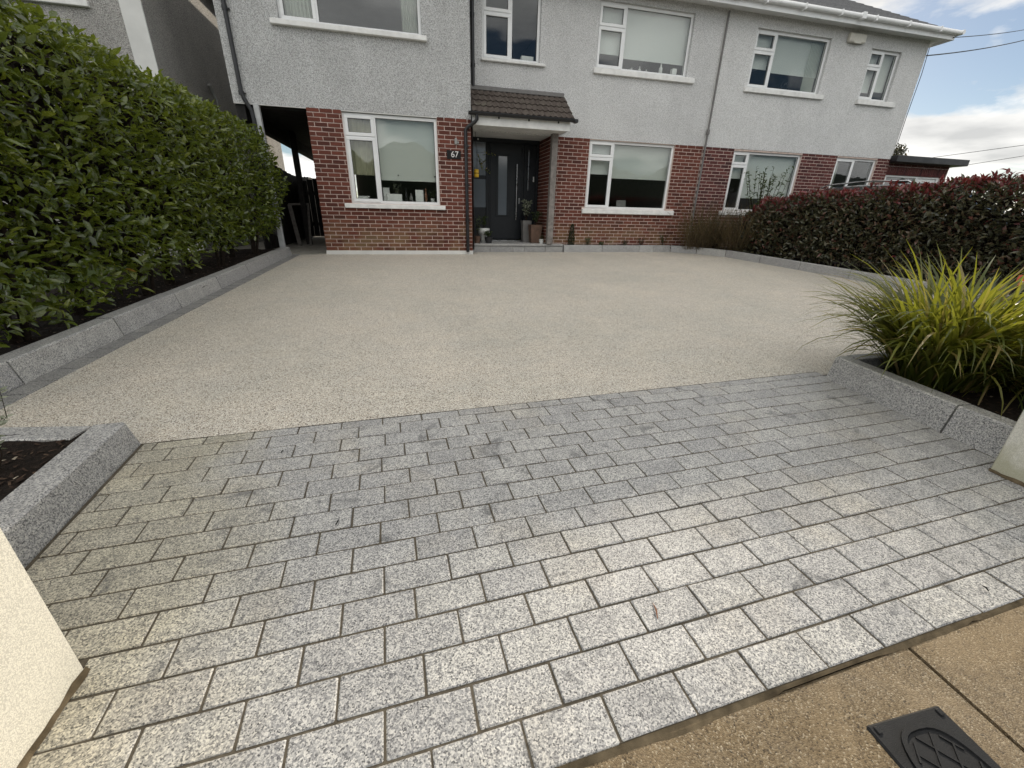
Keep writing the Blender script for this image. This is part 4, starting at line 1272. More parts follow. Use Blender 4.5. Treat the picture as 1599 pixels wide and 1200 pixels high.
# ---- the house on the left, beyond the hedge
hl = thing('house', 'grey pebble-dashed house behind the tall laurel hedge with a smooth white corner strip', 'house', (-5, 3, -.05))
XL, YL = -2.2, .06
LW = (-5.0, -3.0, 3.66, 4.9)
w = MB(); wall_front(w, -8.6, XL - .30, -.1, ZE, YL, [LW], .14)
w.face([(XL, YL + .002, -.1), (XL, 7.5, -.1), (XL, 7.5, ZE), (XL, YL + .002, ZE)])
w.build('wall', M['dash_left'], hl)
m = MB(); m.box(XL - .30, XL + .004, YL - .012, YL + .02, -.1, ZE, ch=.004); m.build('corner_strip', M['plaster'], hl)
window(hl, *LW, YL + .06, -4.4, 4.5, None, (4.3, 'blind_w'), sill=(-5.1, -2.9, 3.575, 3.658, YL - .06))
b = MB()
for q in (((-8.6, 7.5, -.1), (XL, 7.5, -.1), (XL, 7.5, ZE), (-8.6, 7.5, ZE)), ((-8.6, YL, -.1), (-8.6, 7.5, -.1), (-8.6, 7.5, ZE), (-8.6, YL, ZE)),
          ((XL - .05, YL + .2, -.1), (XL - .05, 7.5, -.1), (XL - .05, 7.5, ZE), (XL - .05, YL + .2, ZE)), ((-8.6, YL + .2, 2.5), (XL, YL + .2, 2.5), (XL, 7.5, 2.5), (-8.6, 7.5, 2.5)), ((-8.6, YL + .2, ZE), (XL, YL + .2, ZE), (XL, 7.5, ZE), (-8.6, 7.5, ZE))):
    b.face(q)
b.build('inner_walls', M['room'], hl)
hip_roof('roof', -8.9, XL + .26, YL - .33, 7.8, ZE + .05, rad(31), M['roof'], hl, True, True)
e = MB(); e.box(-8.9, XL + .25, YL - .32, YL, ZE - .06, ZE - .04); e.box(-8.9, XL + .26, YL - .345, YL - .32, ZE - .12, ZE + .06); e.box(XL + .25, XL + .27, YL - .32, 7.8, ZE - .12, ZE + .06); e.box(XL, XL + .25, YL, 7.8, ZE - .06, ZE - .04)
e.build('eaves_board', M['black_pvc'], hl)
m = MB(); m.tube([(XL + .04, 2.2, 3.0), (XL + .07, 2.25, 2.9), (XL + .07, 2.25, .2)], .03, 8); m.tube([(XL + .04, 2.2, 3.0), (XL + .04, 2.1, 3.12)], .035, 8); m.build('waste_pipe', M['mailbox'], hl)

# passage floor, fence, back gate, leaning planks
pf = MB(); pf.box(-2.15, 0.0, .003, 12, -.25, -.058); pfo = pf.build('passage_floor', M['grey_concrete']); tag(pfo, kind='structure')
fn = thing('boarded_fence', 'black stained boarded fence along the left side of the covered passage', 'fence', (-1.28, 6, -.06))
for i in range(24):
    m = MB(); yy0 = .6 + i * .42
    hgt = 1.66 + .05 * math.sin(i * .55)
    m.box(-1.30, -1.275, yy0, yy0 + .405, -.06, hgt, ch=.004); m.build('board', M['dark_wood'], fn)
m = MB(); m.box(-1.34, -1.30, .6, 10.6, .25, .33); m.box(-1.34, -1.30, .6, 10.6, 1.2, 1.28); m.build('rail', M['dark_wood'], fn)
gtg = thing('passage_gate', 'black side gate closing the far end of the covered passage', 'gate', (-.6, 5, -.06))
for i in range(8):
    m = MB(); x = -1.27 + i * .157
    m.box(x, x + .150, 5.0, 5.025, 0.0, 1.50 + .12 * math.sin(math.pi * (i + .5) / 8), ch=.003); m.build('board', M['dark_wood'], gtg)
m = MB(); m.box(-1.27, -.02, 5.025, 5.06, .3, .4); m.box(-1.27, -.02, 5.025, 5.06, 1.15, 1.25); m.build('rail', M['dark_wood'], gtg)
pk = thing('leaning_frame', 'grey timber frame leaning against the passage post', 'timber frame', (-1.0, 2.2, -.05))
m = MB()
A = Vector((-1.10, 2.42, .86)); Bq = Vector((-.93, 2.05, -.055))
dx = (A - Bq).normalized(); 
def bar(m, p, q, w_, t_):
    d_ = (q - p).normalized(); sx_ = Vector((1, .2, 0)).normalized(); n_ = d_.cross(sx_).normalized(); sx_ = n_.cross(d_)
    v = [p + sx_ * a * w_ / 2 + n_ * c * t_ / 2 for a, c in ((-1, -1), (1, -1), (1, 1), (-1, 1))] + [q + sx_ * a * w_ / 2 + n_ * c * t_ / 2 for a, c in ((-1, -1), (1, -1), (1, 1), (-1, 1))]
    m.add(v, [(0, 1, 5, 4), (1, 2, 6, 5), (2, 3, 7, 6), (3, 0, 4, 7), (0, 3, 2, 1), (4, 5, 6, 7)])
bar(m, Bq, A, .09, .03)
m.build('long_board', M['plank'], pk)
m = MB(); bar(m, A + Vector((-.02, 0, 0)), A + Vector((.42, .1, .02)), .05, .03); m.build('top_rail', M['plank'], pk)
m = MB(); bar(m, Bq + Vector((.22, .1, 0)), A + Vector((.40, .1, 0)), .05, .03); m.build('short_board', M['plank'], pk)

# ------------------------------------------------------------------ gate pillars
def pillar(x0, x1, y0, y1, top, label, mat='pillar'):
    t = thing('gate_pillar', label, 'pillar', ((x0 + x1) / 2, (y0 + y1) / 2, gz(y0)))
    m = MB(); n = 8; c = .012
    zb = gz(y0) - .06
    m.box(x0, x1, y0, y1, gz(y0) - .06, top, ch=.006)
    m.build('shaft', M[mat], t)
    f = MB()      # broken mortar left round the foot
    def edge(p, q, nrm, n=22):
        p, q, nrm = Vector(p), Vector(q), Vector(nrm)
        pv = None
        for i in range(n + 1):
            a = p.lerp(q, i / n); hh = .010 + .016 * abs(mnoise.noise(a * 13)); ww = .006 + .016 * abs(mnoise.noise(a * 11 + Vector((3, 3, 3))))
            o_ = a + nrm * ww; i_ = a + nrm * .0008
            cur = [(i_.x, i_.y, gz(a.y) + hh), (o_.x, o_.y, gz(o_.y) + .001)]
            if pv: f.face([pv[0], pv[1], cur[1], cur[0]], smooth=True)
            pv = cur
    edge((x1, y1, 0), (x1, y0, 0), (1, 0, 0)); edge((x0, y0, 0), (x0, y1, 0), (-1, 0, 0)); edge((x0, y1, 0), (x1, y1, 0), (0, 1, 0))
    f.build('mortar_foot', M['fillet'], t)
    k = MB(); k.box(x0 - .04, x1 + .04, y0 - .04, y1 + .04, top, top + .06, ch=.012); k.build('cap', M['pale_granite'], t)
pillar(.24, .728, -8.95, -8.462, .95, 'sunlit cream roughcast gate pillar at the left end of the setts')
pillar(4.205, 4.69, -8.80, -8.318, .95, 'shaded cream gate pillar with a stained foot beside the long green grass', 'pillar_old')

# ------------------------------------------------------------------ meter cover in the footpath
mc = thing('meter_cover', 'black rectangular cover with a rounded ribbed lid set in the brown footpath', 'manhole cover', (2.67, -9.2, gz(-9.2)))
ang = rad(-1.5)
def loc_mc(x, y, z):
    return (2.675 + x * math.cos(ang) - y * math.sin(ang), -9.205 + x * math.sin(ang) + y * math.cos(ang), gz(-9.205 + y) - .012 + z)
def box_mc(m, *a, **k):
    t = MB(); t.box(*a, **k); m.add([loc_mc(*v) for v in t.v], t.f)
m = MB(); box_mc(m, -.112, .112, -.2, .2, -.05, .006, ch=.004)
m.build('frame', M['iron'], mc)
lid = MB(); n = 40
def sup(a, rx, ry):
    c, s_ = math.cos(a), math.sin(a)
    e = 2 / 3.0
    return (rx * math.copysign(abs(c) ** e, c), ry * math.copysign(abs(s_) ** e, s_))
def ringp(rx, ry, z): return [loc_mc(*sup(2 * math.pi * i / n, rx, ry), z) for i in range(n)]
rs = [ringp(.094, .178, .004), ringp(.093, .177, .011), ringp(.084, .167, .011), ringp(.082, .165, .0055)]
for a, b in zip(rs[:-1], rs[1:]):
    for i in range(n): lid.face([a[i], a[(i + 1) % n], b[(i + 1) % n], b[i]])
lid.face(rs[-1]); lid.build('lid', M['iron'], mc)
rb = MB()
for s_ in (1, -1):
    for k in range(-5, 6):
        pts = []
        for i in range(41):
            y = -.165 + .33 * i / 40; x = s_ * (y * .8) + k * .052
            if (abs(x) / .078) ** 3 + (abs(y) / .16) ** 3 < 1: pts.append((x, y))
        if len(pts) < 3: continue
        (xa, ya), (xb, yb_) = pts[0], pts[-1]
        d_ = Vector((xb - xa, yb_ - ya, 0)).normalized(); nn = Vector((-d_.y, d_.x, 0)) * .0022
        z0, z1 = .0052, .0092 + .0002 * s_
        P = [(xa - nn.x, ya - nn.y), (xb - nn.x, yb_ - nn.y), (xb + nn.x, yb_ + nn.y), (xa + nn.x, ya + nn.y)]
        v = [loc_mc(x, y, z0) for x, y in P] + [loc_mc(x, y, z1) for x, y in P]
        rb.add(v, [(4, 5, 6, 7), (0, 1, 5, 4), (1, 2, 6, 5), (2, 3, 7, 6), (3, 0, 4, 7)])
rb.build('rib', M['iron'], mc)
bt = MB()
for (x, y) in ((-.095, .185), (.095, .185), (-.095, -.185), (.095, -.185)): box_mc(bt, x - .006, x + .006, y - .008, y + .008, .005, .010, ch=.002)
bt.build('corner_lug', M['iron'], mc)

# ------------------------------------------------------------------ leaves
def leaf_template(width=.40, fold=.10, droop=.16, tip=1.0):
    t = [0.0, .30, .68, 1.0]; hw = [0.0, width * .46, width * .40, 0.0]
    v = []; z = [0, .02, -droop * .35, -droop]
    v = [(0, 0, 0), (0, .30, z[1]), (0, .68, z[2]), (0, 1.0, z[3]),
         (-hw[1], .30, z[1] + fold * .8), (hw[1], .30, z[1] + fold * .8), (-hw[2], .68, z[2] + fold * .7), (hw[2], .68, z[2] + fold * .7)]
    f = [(0, 1, 4), (0, 5, 1), (1, 2, 6), (1, 6, 4), (1, 5, 7), (1, 7, 2), (2, 3, 6), (2, 7, 3)]
    return np.array(v), np.array(f)
def frames(d, n):
    d = d / np.linalg.norm(d, axis=1, keepdims=True)
    n = n - (n * d).sum(1, keepdims=True) * d
    n = n / np.maximum(np.linalg.norm(n, axis=1, keepdims=True), 1e-6)
    x = np.cross(d, n)
    return np.stack([x, d, n], 2)       # columns: local x, y, z
def scatter(P, Dr, Nr, S, name, mats, root, tmpl, n_parts=300, part='leaf', midx=None, stuff_name='foliage'):
    """the n_parts nearest become objects of their own, the rest one joined mesh"""
    Fm = frames(Dr, Nr)
    dist = np.linalg.norm(P - np.array(CAM), axis=1)
    order = np.argsort(dist)
    near = order[:n_parts]; far = order[n_parts:]
    mats = mats if isinstance(mats, list) else [mats]
    midx = np.zeros(len(P), int) if midx is None else midx
    tmeshes = {}
    for i in near:
        k = (int(midx[i]), int(i) % len(tmpl))
        if k not in tmeshes:
            tv, tf = tmpl[k[1]]
            tmeshes[k] = fast_mesh(part, tv, tf, mats[k[0]])
        o = bpy.data.objects.new(part, tmeshes[k]); COL.objects.link(o)
        Mx = Matrix([[*(Fm[i][r] * S[i]), P[i][r]] for r in range(3)] + [[0, 0, 0, 1]])
        o.matrix_world = Mx
        o.parent = root; o.matrix_parent_inverse = inv_world(root)
    V = []; F = []; MI = []; off = 0
    for k in range(len(tmpl)):
        ids = far[far % len(tmpl) == k]
        if len(ids) == 0: continue
        tv, tf = tmpl[k]
        vv = np.einsum('nij,vj->nvi', Fm[ids], tv) * S[ids][:, None, None] + P[ids][:, None, :]
        V.append(vv.reshape(-1, 3))
        ff = tf[None] + (np.arange(len(ids)) * len(tv))[:, None, None] + off
        F.append(ff.reshape(-1, tf.shape[1])); MI.append(np.repeat(midx[ids], len(tf))); off += len(ids) * len(tv)
    if V:
        o = link(stuff_name, fast_mesh(stuff_name, np.concatenate(V), np.concatenate(F), mats, True, np.concatenate(MI)), root)
        tag(o, kind='stuff')
def nz(a, b, c): return mnoise.noise(Vector((a, b, c)))
def rvec(n, s=1.0): return NP.normal(0, s, (n, 3))

# ---- laurel hedge on the left
lh = thing('laurel_hedge', 'tall clipped laurel hedge with large glossy green leaves along the left of the driveway', 'hedge', (-1.35, -3.6, gz(-3.6)))
P = []; Nn = []
def xface(y, z):
    b = .07 * nz(y * 1.3, z * 1.3, 0) + .05 * nz(y * 3.1, z * 3.1, 5)
    s = min(1, max(0, (y + 1.5) / 1.1)); s = s * s * (3 - 2 * s)
    e = max(0.0, 1 - ((z - 1.25) / .95) ** 2)
    bul = .08 * max(0.0, 1 - ((z - 1.0) / 1.0) ** 2)
    return -.93 + b + .30 * s * e + bul
def zbot(y): return np.interp(y, [-7.2, -5.6, -4.6, -3.5, -2, -.3], [-.06, -.05, .06, .15, .26, .33]) + .10 * nz(y * 3, 7, 1)
ZTOP = 2.13
n = 0
while n < 12500:
    y = NP.uniform(-7.3, -.18); z = NP.uniform(-.05, 2.16)
    if z < zbot(y) + NP.uniform(-.06, .10): continue
    x = xface(y, z)
    up = max(0.0, (z - 1.85) / .3)
    x -= .16 * up * up
    dpt = min(NP.exponential(.075), .34)
    P.append((x - dpt + NP.normal(0, .015), y, z)); Nn.append((1, 0, .25 + up)); n += 1
for i in range(3600):
    y = NP.uniform(-7.3, -.2); x = NP.uniform(-1.95, -.98)
    z = ZTOP + .06 * nz(x * 3, y * 2, 2) + .05 * nz(x * 7, y * 6, 3) - min(NP.exponential(.06), .25) - .10 * max(0, (x + 1.15) / .2) ** 2 + (.05 if NP.random() < .12 else 0)
    P.append((x, y, z)); Nn.append((.2, 0, 1))
for i in range(1500):
    x = NP.uniform(-1.9, -.7); z = NP.uniform(.45, 2.1)
    P.append((x, -.20 + .06 * nz(x * 4, z * 3, 4) - min(NP.exponential(.06), .25), z)); Nn.append((.3, 1, .2))
for i in range(3600):      # back side
    y = NP.uniform(-7.3, -.2); z = NP.uniform(.5, 2.1)
    P.append((-1.98 + .05 * nz(y * 3, z * 3, 9), y, z)); Nn.append((-1, 0, .2))
P = np.array(P); Nn = np.array(Nn, float); Nn /= np.linalg.norm(Nn, axis=1, keepdims=True)
k = len(P)
Dr = Nn * .65 + rvec(k, .55) + np.array([0, 0, .12]) ; Nr = Nn * .55 + np.array([0, 0, .75]) + rvec(k, .42)
S = NP.uniform(.05, .118, k) ** 1.0
tm = [leaf_template(.40, .09, .14), leaf_template(.37, .13, .24), leaf_template(.43, .07, .05), leaf_template(.36, .15, .34)]
scatter(P, Dr, Nr, S, 'laurel', M['leaf'], lh, tm, 290)
# stems, then dark bark flakes added inside to block light through the hedge
tw = MB()
for i in range(9):
    y = -6.6 + i * .74 + R_.uniform(-.12, .12); x = -1.22 + R_.uniform(-.08, .12)
    for b in range(3):
        a = R_.uniform(-.35, .35)
        pts = [(x + b * .02, y + b * .03, gz(y) + .06), (x + .05 * b + R_.uniform(-.03, .06), y + a * .2, .35), (x + R_.uniform(-.1, .2), y + a * .6, .75), (x + R_.uniform(-.2, .2), y + a, 1.4)]
        m = MB(); m.tube(pts, [.024, .019, .015, .008], 7); m.build('stem', M['bark'], lh)
V = []; F = []; c = 0
for i in range(9000):
    y = NP.uniform(-7.3, -.4); z = NP.uniform(.30, 1.98); x = NP.uniform(-1.8, -1.12)
    d_ = NP.normal(0, 1, 3); d_ /= np.linalg.norm(d_); e_ = np.cross(d_, NP.normal(0, 1, 3)); e_ /= np.linalg.norm(e_)
    L = NP.uniform(.1, .28); w_ = NP.uniform(.015, .05)
    p = np.array([x, y, z]); V += [p - d_ * L / 2, p + e_ * w_, p + d_ * L / 2, p - e_ * w_]; F.append((c, c + 1, c + 2, c + 3)); c += 4
tag(link('twig_filler', fast_mesh('twig_filler', V, F, M['bark'], False), lh), kind='stuff')
# low sprig standing out over the bed
def sprig(root, base, tip, nleaf, L, mat, name='leaf', t0=.25):
    base, tip = Vector(base), Vector(tip)
    m = MB(); mid = base.lerp(tip, .5) + Vector((0, 0, .03)); m.tube([base, mid, tip], [.004, .0035, .002], 6); m.build('twig', M['bark'], root)
    tv, tf = leaf_template(.36, .08, .2)
    me = fast_mesh(name, tv, tf, mat)
    ax = (tip - base).normalized()
    for i in range(nleaf):
        t = t0 + (1 - t0) * i / max(1, nleaf - 1)
        p = base.lerp(tip, t) + Vector((0, 0, .03 * math.sin(math.pi * t)))
        sd_ = 1 if i % 2 else -1
        side = ax.cross(Vector((0, 0, 1))).normalized() * sd_
        d_ = (side * .85 + ax * (.55 if i < nleaf - 1 else 2) + Vector((0, 0, R_.uniform(-.1, .25)))).normalized()
        nr = (Vector((0, 0, 1)) + Vector((R_.uniform(-.3, .5), R_.uniform(-.6, .1), 0)))
        Fm = frames(np.array([d_]), np.array([nr]))[0]
        o = bpy.data.objects.new(name, me); COL.objects.link(o)
        s = L * R_.uniform(.8, 1.1)
        o.matrix_world = Matrix([[*(Fm[r] * s), p[r]] for r in range(3)] + [[0, 0, 0, 1]])
        o.parent = root; o.matrix_parent_inverse = inv_world(root)
sprig(lh, (-1.13, -5.75, -.05), (-.93, -5.38, .20), 8, .115, M['leaf'])
M['leaf_old'] = m_leaf('yellowed_leaf', [(0, (.42, .22, .02)), (1, (.50, .28, .03))], .35, .3, (.7, .4, .05))
sprig(lh, (-1.05, -4.95, .30), (-.93, -4.80, .24), 2, .10, M['leaf_old'], t0=.6)
sprig(lh, (-1.2, -5.3, .1), (-.98, -5.05, .16), 6, .10, M['leaf'])
sprig(lh, (-1.15, -6.1, .05), (-.98, -5.9, .10), 5, .10, M['leaf'])

# ---- photinia hedge on the right
ph = thing('photinia_hedge', 'dark leafy hedge with red new shoots along its top, right of the driveway', 'hedge', (9.9, -4, gz(-4)))
P = []; Nn = []; MI = []
def xface2(y, z): return 9.42 + .10 * nz(y * 1.5, z * 1.5, 11) + .06 * nz(y * 3.7, z * 3.7, 12)
def ztop2(y): return np.interp(y, [-7.4, -5.5, -3.5, -1.8, -1.0, -.4], [1.36, 1.31, 1.245, 1.215, 1.06, .80]) + .07 * nz(y * 2.2, 1, 13)
n = 0
while n < 11500:
    y = NP.uniform(-7.8, -.45); z = NP.uniform(-.12, 1.4)
    if z > ztop2(y) or z < .0 + .10 * nz(y * 3, 2, 14) + NP.uniform(-.08, .08): continue
    P.append((xface2(y, z) + min(NP.exponential(.08), .35) + max(0, (z - ztop2(y) + .15)) * .4, y, z)); Nn.append((-1, 0, .3)); MI.append(1 if (z > ztop2(y) - .22 and NP.random() < (.30 if nz(y * 2.3, z * 2, 33) > -.05 else .06)) or NP.random() < .008 else 0); n += 1
for i in range(4200):
    y = NP.uniform(-7.8, -.45); x = NP.uniform(9.45, 10.35)
    P.append((x, y, ztop2(y) - min(NP.exponential(.06), .2) + .05 * nz(x * 5, y * 5, 15))); Nn.append((-.2, 0, 1)); MI.append(1 if NP.random() < .40 else 0)
for i in range(900):
    z = NP.uniform(.1, .95); x = NP.uniform(9.5, 10.3)
    P.append((x, -.42 - min(NP.exponential(.07), .3), z)); Nn.append((-.2, 1, .2)); MI.append(0)
for i in range(520):   # upright red shoots
    y = NP.uniform(-7.8, -.6); x = NP.uniform(9.42, 10.1); zt = ztop2(y)
    hh = NP.uniform(.03, .15) * (.55 if -4.2 < y < -1.2 else 1.0) * (1.4 if nz(y * 1.5, x, 20) > .1 else .8)
    for q in range(6):
        P.append((x + NP.normal(0, .012), y + NP.normal(0, .012), zt + hh * q / 6)); Nn.append((NP.normal(0, .3), NP.normal(0, .3), 1.6)); MI.append(1 if NP.random() < .85 else 0)
P = np.array(P); Nn = np.array(Nn, float); Nn /= np.linalg.norm(Nn, axis=1, keepdims=True); MI = np.array(MI)
k = len(P)
Dr = Nn * .7 + rvec(k, .5) + np.array([0, 0, .25]); Nr = Nn * .6 + np.array([0, 0, .7]) + rvec(k, .45)
S = NP.uniform(.062, .112, k)
scatter(P, Dr, Nr, S, 'photinia', [M['leaf_red'], M['leaf_new']], ph, tm, 290, 'leaf', MI)
for i in range(12):
    y = -7.2 + i * .56 + R_.uniform(-.1, .1); x = 9.75 + R_.uniform(-.1, .1)
    m = MB(); m.tube([(x, y, gz(y) + .05), (x + R_.uniform(-.05, .05), y + .05, .5), (x + R_.uniform(-.15, .15), y + R_.uniform(-.2, .2), 1.05)], [.02, .015, .007], 7); m.build('stem', M['bark'], ph)
V = []; F = []; c = 0
for i in range(9000):  # dark bark flakes added inside so the sky doesn't shine through
    y = NP.uniform(-7.8, -.7); x = NP.uniform(9.62, 10.25); z = NP.uniform(.08, ztop2(y) - .12)
    d_ = NP.normal(0, 1, 3); d_ /= np.linalg.norm(d_); e_ = np.cross(d_, NP.normal(0, 1, 3)); e_ /= np.linalg.norm(e_)
    L = NP.uniform(.1, .25); w_ = NP.uniform(.012, .045)
    p = np.array([x, y, z]); V += [p - d_ * L / 2, p + e_ * w_, p + d_ * L / 2, p - e_ * w_]; F.append((c, c + 1, c + 2, c + 3)); c += 4
tag(link('twig_filler', fast_mesh('twig_filler', V, F, M['bark'], False), ph), kind='stuff')

# ---- blades and stems
def blade_clump(root, cen, rx, ry, n, Lr, wr, mat, zb, spread=.55, n_parts=0, part='blade', bend=(.5, 1.0), seg=6, stuff='foliage', up=1.0):
    V = []; F = []; off = 0; parts = []
    for i in range(n):
        a = NP.uniform(0, 6.283); r = math.sqrt(NP.uniform(0, 1))
        bx, by = cen[0] + rx * r * math.cos(a), cen[1] + ry * r * math.sin(a)
        L = NP.uniform(*Lr); w = NP.uniform(*wr)
        oa = a + NP.normal(0, .9); tilt = spread * (.25 + r) * NP.uniform(.4, 1.25)
        h = np.array([math.cos(oa), math.sin(oa), 0]); bd = NP.uniform(*bend)
        p = np.array([bx, by, zb + NP.uniform(-.01, .02)]); pts = []; th = math.pi / 2 - tilt
        for s in range(seg + 1):
            t = s / seg
            pts.append(p.copy())
            thx = th - bd * t ** 1.5 * 1.5
            p = p + (h * math.cos(thx) + np.array([0, 0, 1]) * math.sin(thx) * up) * L / seg
        side = np.array([-h[1], h[0], 0]); tw_ = NP.uniform(-.5, .5)
        v = []
        for s in range(seg + 1):
            t = s / seg
            ww = w * (.55 + 1.1 * t if t < .4 else 1.0 * (1 - ((t - .4) / .6) ** 1.8) + .03) * .5
            sd_ = side * math.cos(tw_ * t) + np.array([0, 0, 1]) * math.sin(tw_ * t)
            v += [pts[s] - sd_ * ww, pts[s] + sd_ * ww]
        f = [(2 * s, 2 * s + 1, 2 * s + 3, 2 * s + 2) for s in range(seg)]
        parts.append((np.linalg.norm(np.array(pts[seg // 2]) - np.array(CAM)), np.array(v), np.array(f)))
    parts.sort(key=lambda t: t[0])
    for i, (d_, v, f) in enumerate(parts):
        if i < n_parts:
            link(part, fast_mesh(part, v, f, mat), root)
        else:
            V.append(v); F.append(f + off); off += len(v)
    if V: tag(link(stuff, fast_mesh(stuff, np.concatenate(V), np.concatenate(F), mat), root), kind='stuff')
gc = thing('ornamental_grass', 'big clump of long arching green grass lit yellow from behind, in the bed by the right pillar', 'plant', (4.9, -7.55, gz(-7.55) + .09))
blade_clump(gc, (4.97, -7.58), .27, .21, 1550, (.48, 1.0), (.011, .025), M['blade'], gz(-7.55) + .08, .47, 260, bend=(.40, 1.6), seg=8)
gc2 = thing('ornamental_grass', 'second clump of long green grass at the right edge, behind the pillar', 'plant', (5.55, -7.75, gz(-7.75) + .09))
blade_clump(gc2, (5.50, -7.72), .32, .24, 1100, (.38, .78), (.008, .016), M['blade'], gz(-7.7) + .08, .80, 0, bend=(.5, 1.5), seg=7)
def twiggy(root, base, h, n, spread, mat_leaf, leaf_s, nleaf, stem_r=.007, mat_stem=None, lm=.38):
    P = []; Dn = []
    for i in range(n):
        a = R_.uniform(0, 6.283); s = R_.uniform(.3, 1) * spread
        pts = [Vector(base)]
        for q in range(1, 5):
            t = q / 4
            pts.append(Vector(base) + Vector((math.cos(a) * s * t ** 1.2 + R_.uniform(-.02, .02), math.sin(a) * s * t ** 1.2 * .7, h * t * R_.uniform(.85, 1.05))))
        m = MB(); m.tube(pts, [stem_r, stem_r * .8, stem_r * .6, stem_r * .4, stem_r * .2], 6); m.build('stem', mat_stem or M['bark'], root)
        for j in range(nleaf):
            t = R_.uniform(.3, 1.0) * 4; q = min(3, int(t)); p = pts[q].lerp(pts[q + 1], t - q)
            P.append(tuple(p)); Dn.append((math.cos(a) * .3 + R_.uniform(-1, 1), R_.uniform(-1, 1), R_.uniform(-.1, 1)))
    P = np.array(P); k = len(P)
    scatter(P, np.array(Dn), rvec(k, .6) + np.array([0, -.3, 1]), NP.uniform(leaf_s * .7, leaf_s * 1.2, k), 'x', mat_leaf, root, [leaf_template(lm, .1, .2)], 0)
# dry grassy shrub left of the hedge
dg_ = thing('dry_shrub', 'bare brown shrub of thin dry stems in front of the brick wall', 'shrub', (9.0, -.05, -.02))
blade_clump(dg_, (8.9, .12), .52, .24, 620, (.6, 1.5), (.005, .013), M['straw'], .03, .62, 0, bend=(-.1, .6), seg=5, stuff='stems')
twiggy(dg_, (9.15, .0, .03), .75, 22, .62, M['leaf_red'], .05, 26, .006)
twiggy(dg_, (9.6, -.35, .03), .95, 20, .55, M['leaf_red'], .055, 28, .006)
blade_clump(dg_, (9.6, -.40), .48, .40, 620, (.5, 1.35), (.005, .013), M['straw'], .03, .8, 0, bend=(-.1, .8), seg=5, stuff='stems')
bs = thing('open_shrub', 'open twiggy shrub with small leaves rising in front of the neighbour\'s window', 'shrub', (10.2, -.15, .03))
twiggy(bs, (10.2, -.15, .03), 1.85, 17, .70, M['herb'], .075, 46, .012)
# low planting along the house
lp = [(5.50, .53, 'conifer')]
cf = thing('dwarf_conifer', 'small dark cone-shaped conifer against the brick wall right of the porch', 'conifer', (5.50, .53, .03))
m = MB(); m.tube([(5.50, .53, 0), (5.50, .53, .45)], [.012, .004], 6); m.build('trunk', M['bark'], cf)
P = []; Nn = []
for i in range(900):
    t = NP.uniform(0, 1) ** 1.3; a = NP.uniform(0, 6.283); r = .085 * (1 - t) ** .7 * (.6 + .4 * NP.random()) * (1 if t > .15 else .75) + .008
    P.append((5.50 + r * math.cos(a), .53 + r * math.sin(a) * .85, .05 + .50 * t)); Nn.append((math.cos(a) * .5, math.sin(a) * .5, 1.0))
P = np.array(P); Nn = np.array(Nn)
scatter(P, Nn + rvec(len(P), .25), rvec(len(P)), NP.uniform(.025, .05, len(P)), 'x', M['conifer'], cf, [leaf_template(.22, .02, .05)], 0, stuff_name='crown')
for (x, h, lab, mt) in ((5.93, .22, 'small leggy dark plant just right of the dwarf conifer', 'herb'), (6.30, .12, 'tiny low plant against the bricks below the white window sill', 'herb'),
                        (6.95, .17, 'small reddish low plant midway along the front bed', 'leaf_red'), (7.40, .24, 'dark bushy low plant under the right end of the sill', 'leaf_red'), (8.05, .34, 'loose low plant where the front kerb begins to curve', 'herb')):
    t = thing('bedding_plant', lab, 'plant', (x, .53, .04), 'low plants in the front bed')
    twiggy(t, (x, .53, .04), h, 7, h * .55, M[mt], .04, 14, .004)
# silver sprig at the left picture edge
sv = thing('silver_sprig', 'small sprig with pale silvery leaves in the corner bed at the left edge', 'plant', (.0, -7.62, gz(-7.6) + .1))
twiggy(sv, (.0, -7.62, gz(-7.6) + .1), .34, 6, .13, M['silver'], .026, 44, .003)
# shrub behind the garage roof
tr = thing('tree', 'small leafy tree showing above the flat garage roof', 'tree', (20.7, 5.0, -.1))
m = MB(); m.tube([(20.7, 5, -.3), (20.75, 5.02, 1.4), (20.7, 5, 2.6), (20.9, 5.1, 3.3)], [.1, .08, .06, .02], 8)
m.tube([(20.72, 5, 1.8), (20.4, 4.9, 2.7), (20.35, 4.9, 3.1)], [.05, .03, .015], 7); m.tube([(20.72, 5, 2.0), (21.2, 5.2, 2.9), (21.35, 5.2, 3.05)], [.05, .03, .012], 7); m.build('trunk', M['bark'], tr)
P = []
cl_ = [(20.6, 5, 3.0, .42), (21.1, 5.1, 2.85, .40), (20.35, 4.9, 2.75, .35), (20.85, 5, 3.35, .25), (21.4, 5.1, 2.8, .25), (20.7, 5, 2.4, .5)]
for i in range(1500):
    c = cl_[NP.integers(0, len(cl_))]; v = NP.normal(0, 1, 3); v /= np.linalg.norm(v)
    P.append(np.array(c[:3]) + v * c[3] * NP.uniform(.4, 1.05))
P = np.array(P); scatter(P, rvec(len(P)) + np.array([0, 0, .3]), rvec(len(P)) + np.array([0, 0, .8]), NP.uniform(.08, .14, len(P)), 'x', M['leaf_red'], tr, [leaf_template(.4, .1, .2)], 0, stuff_name='crown')

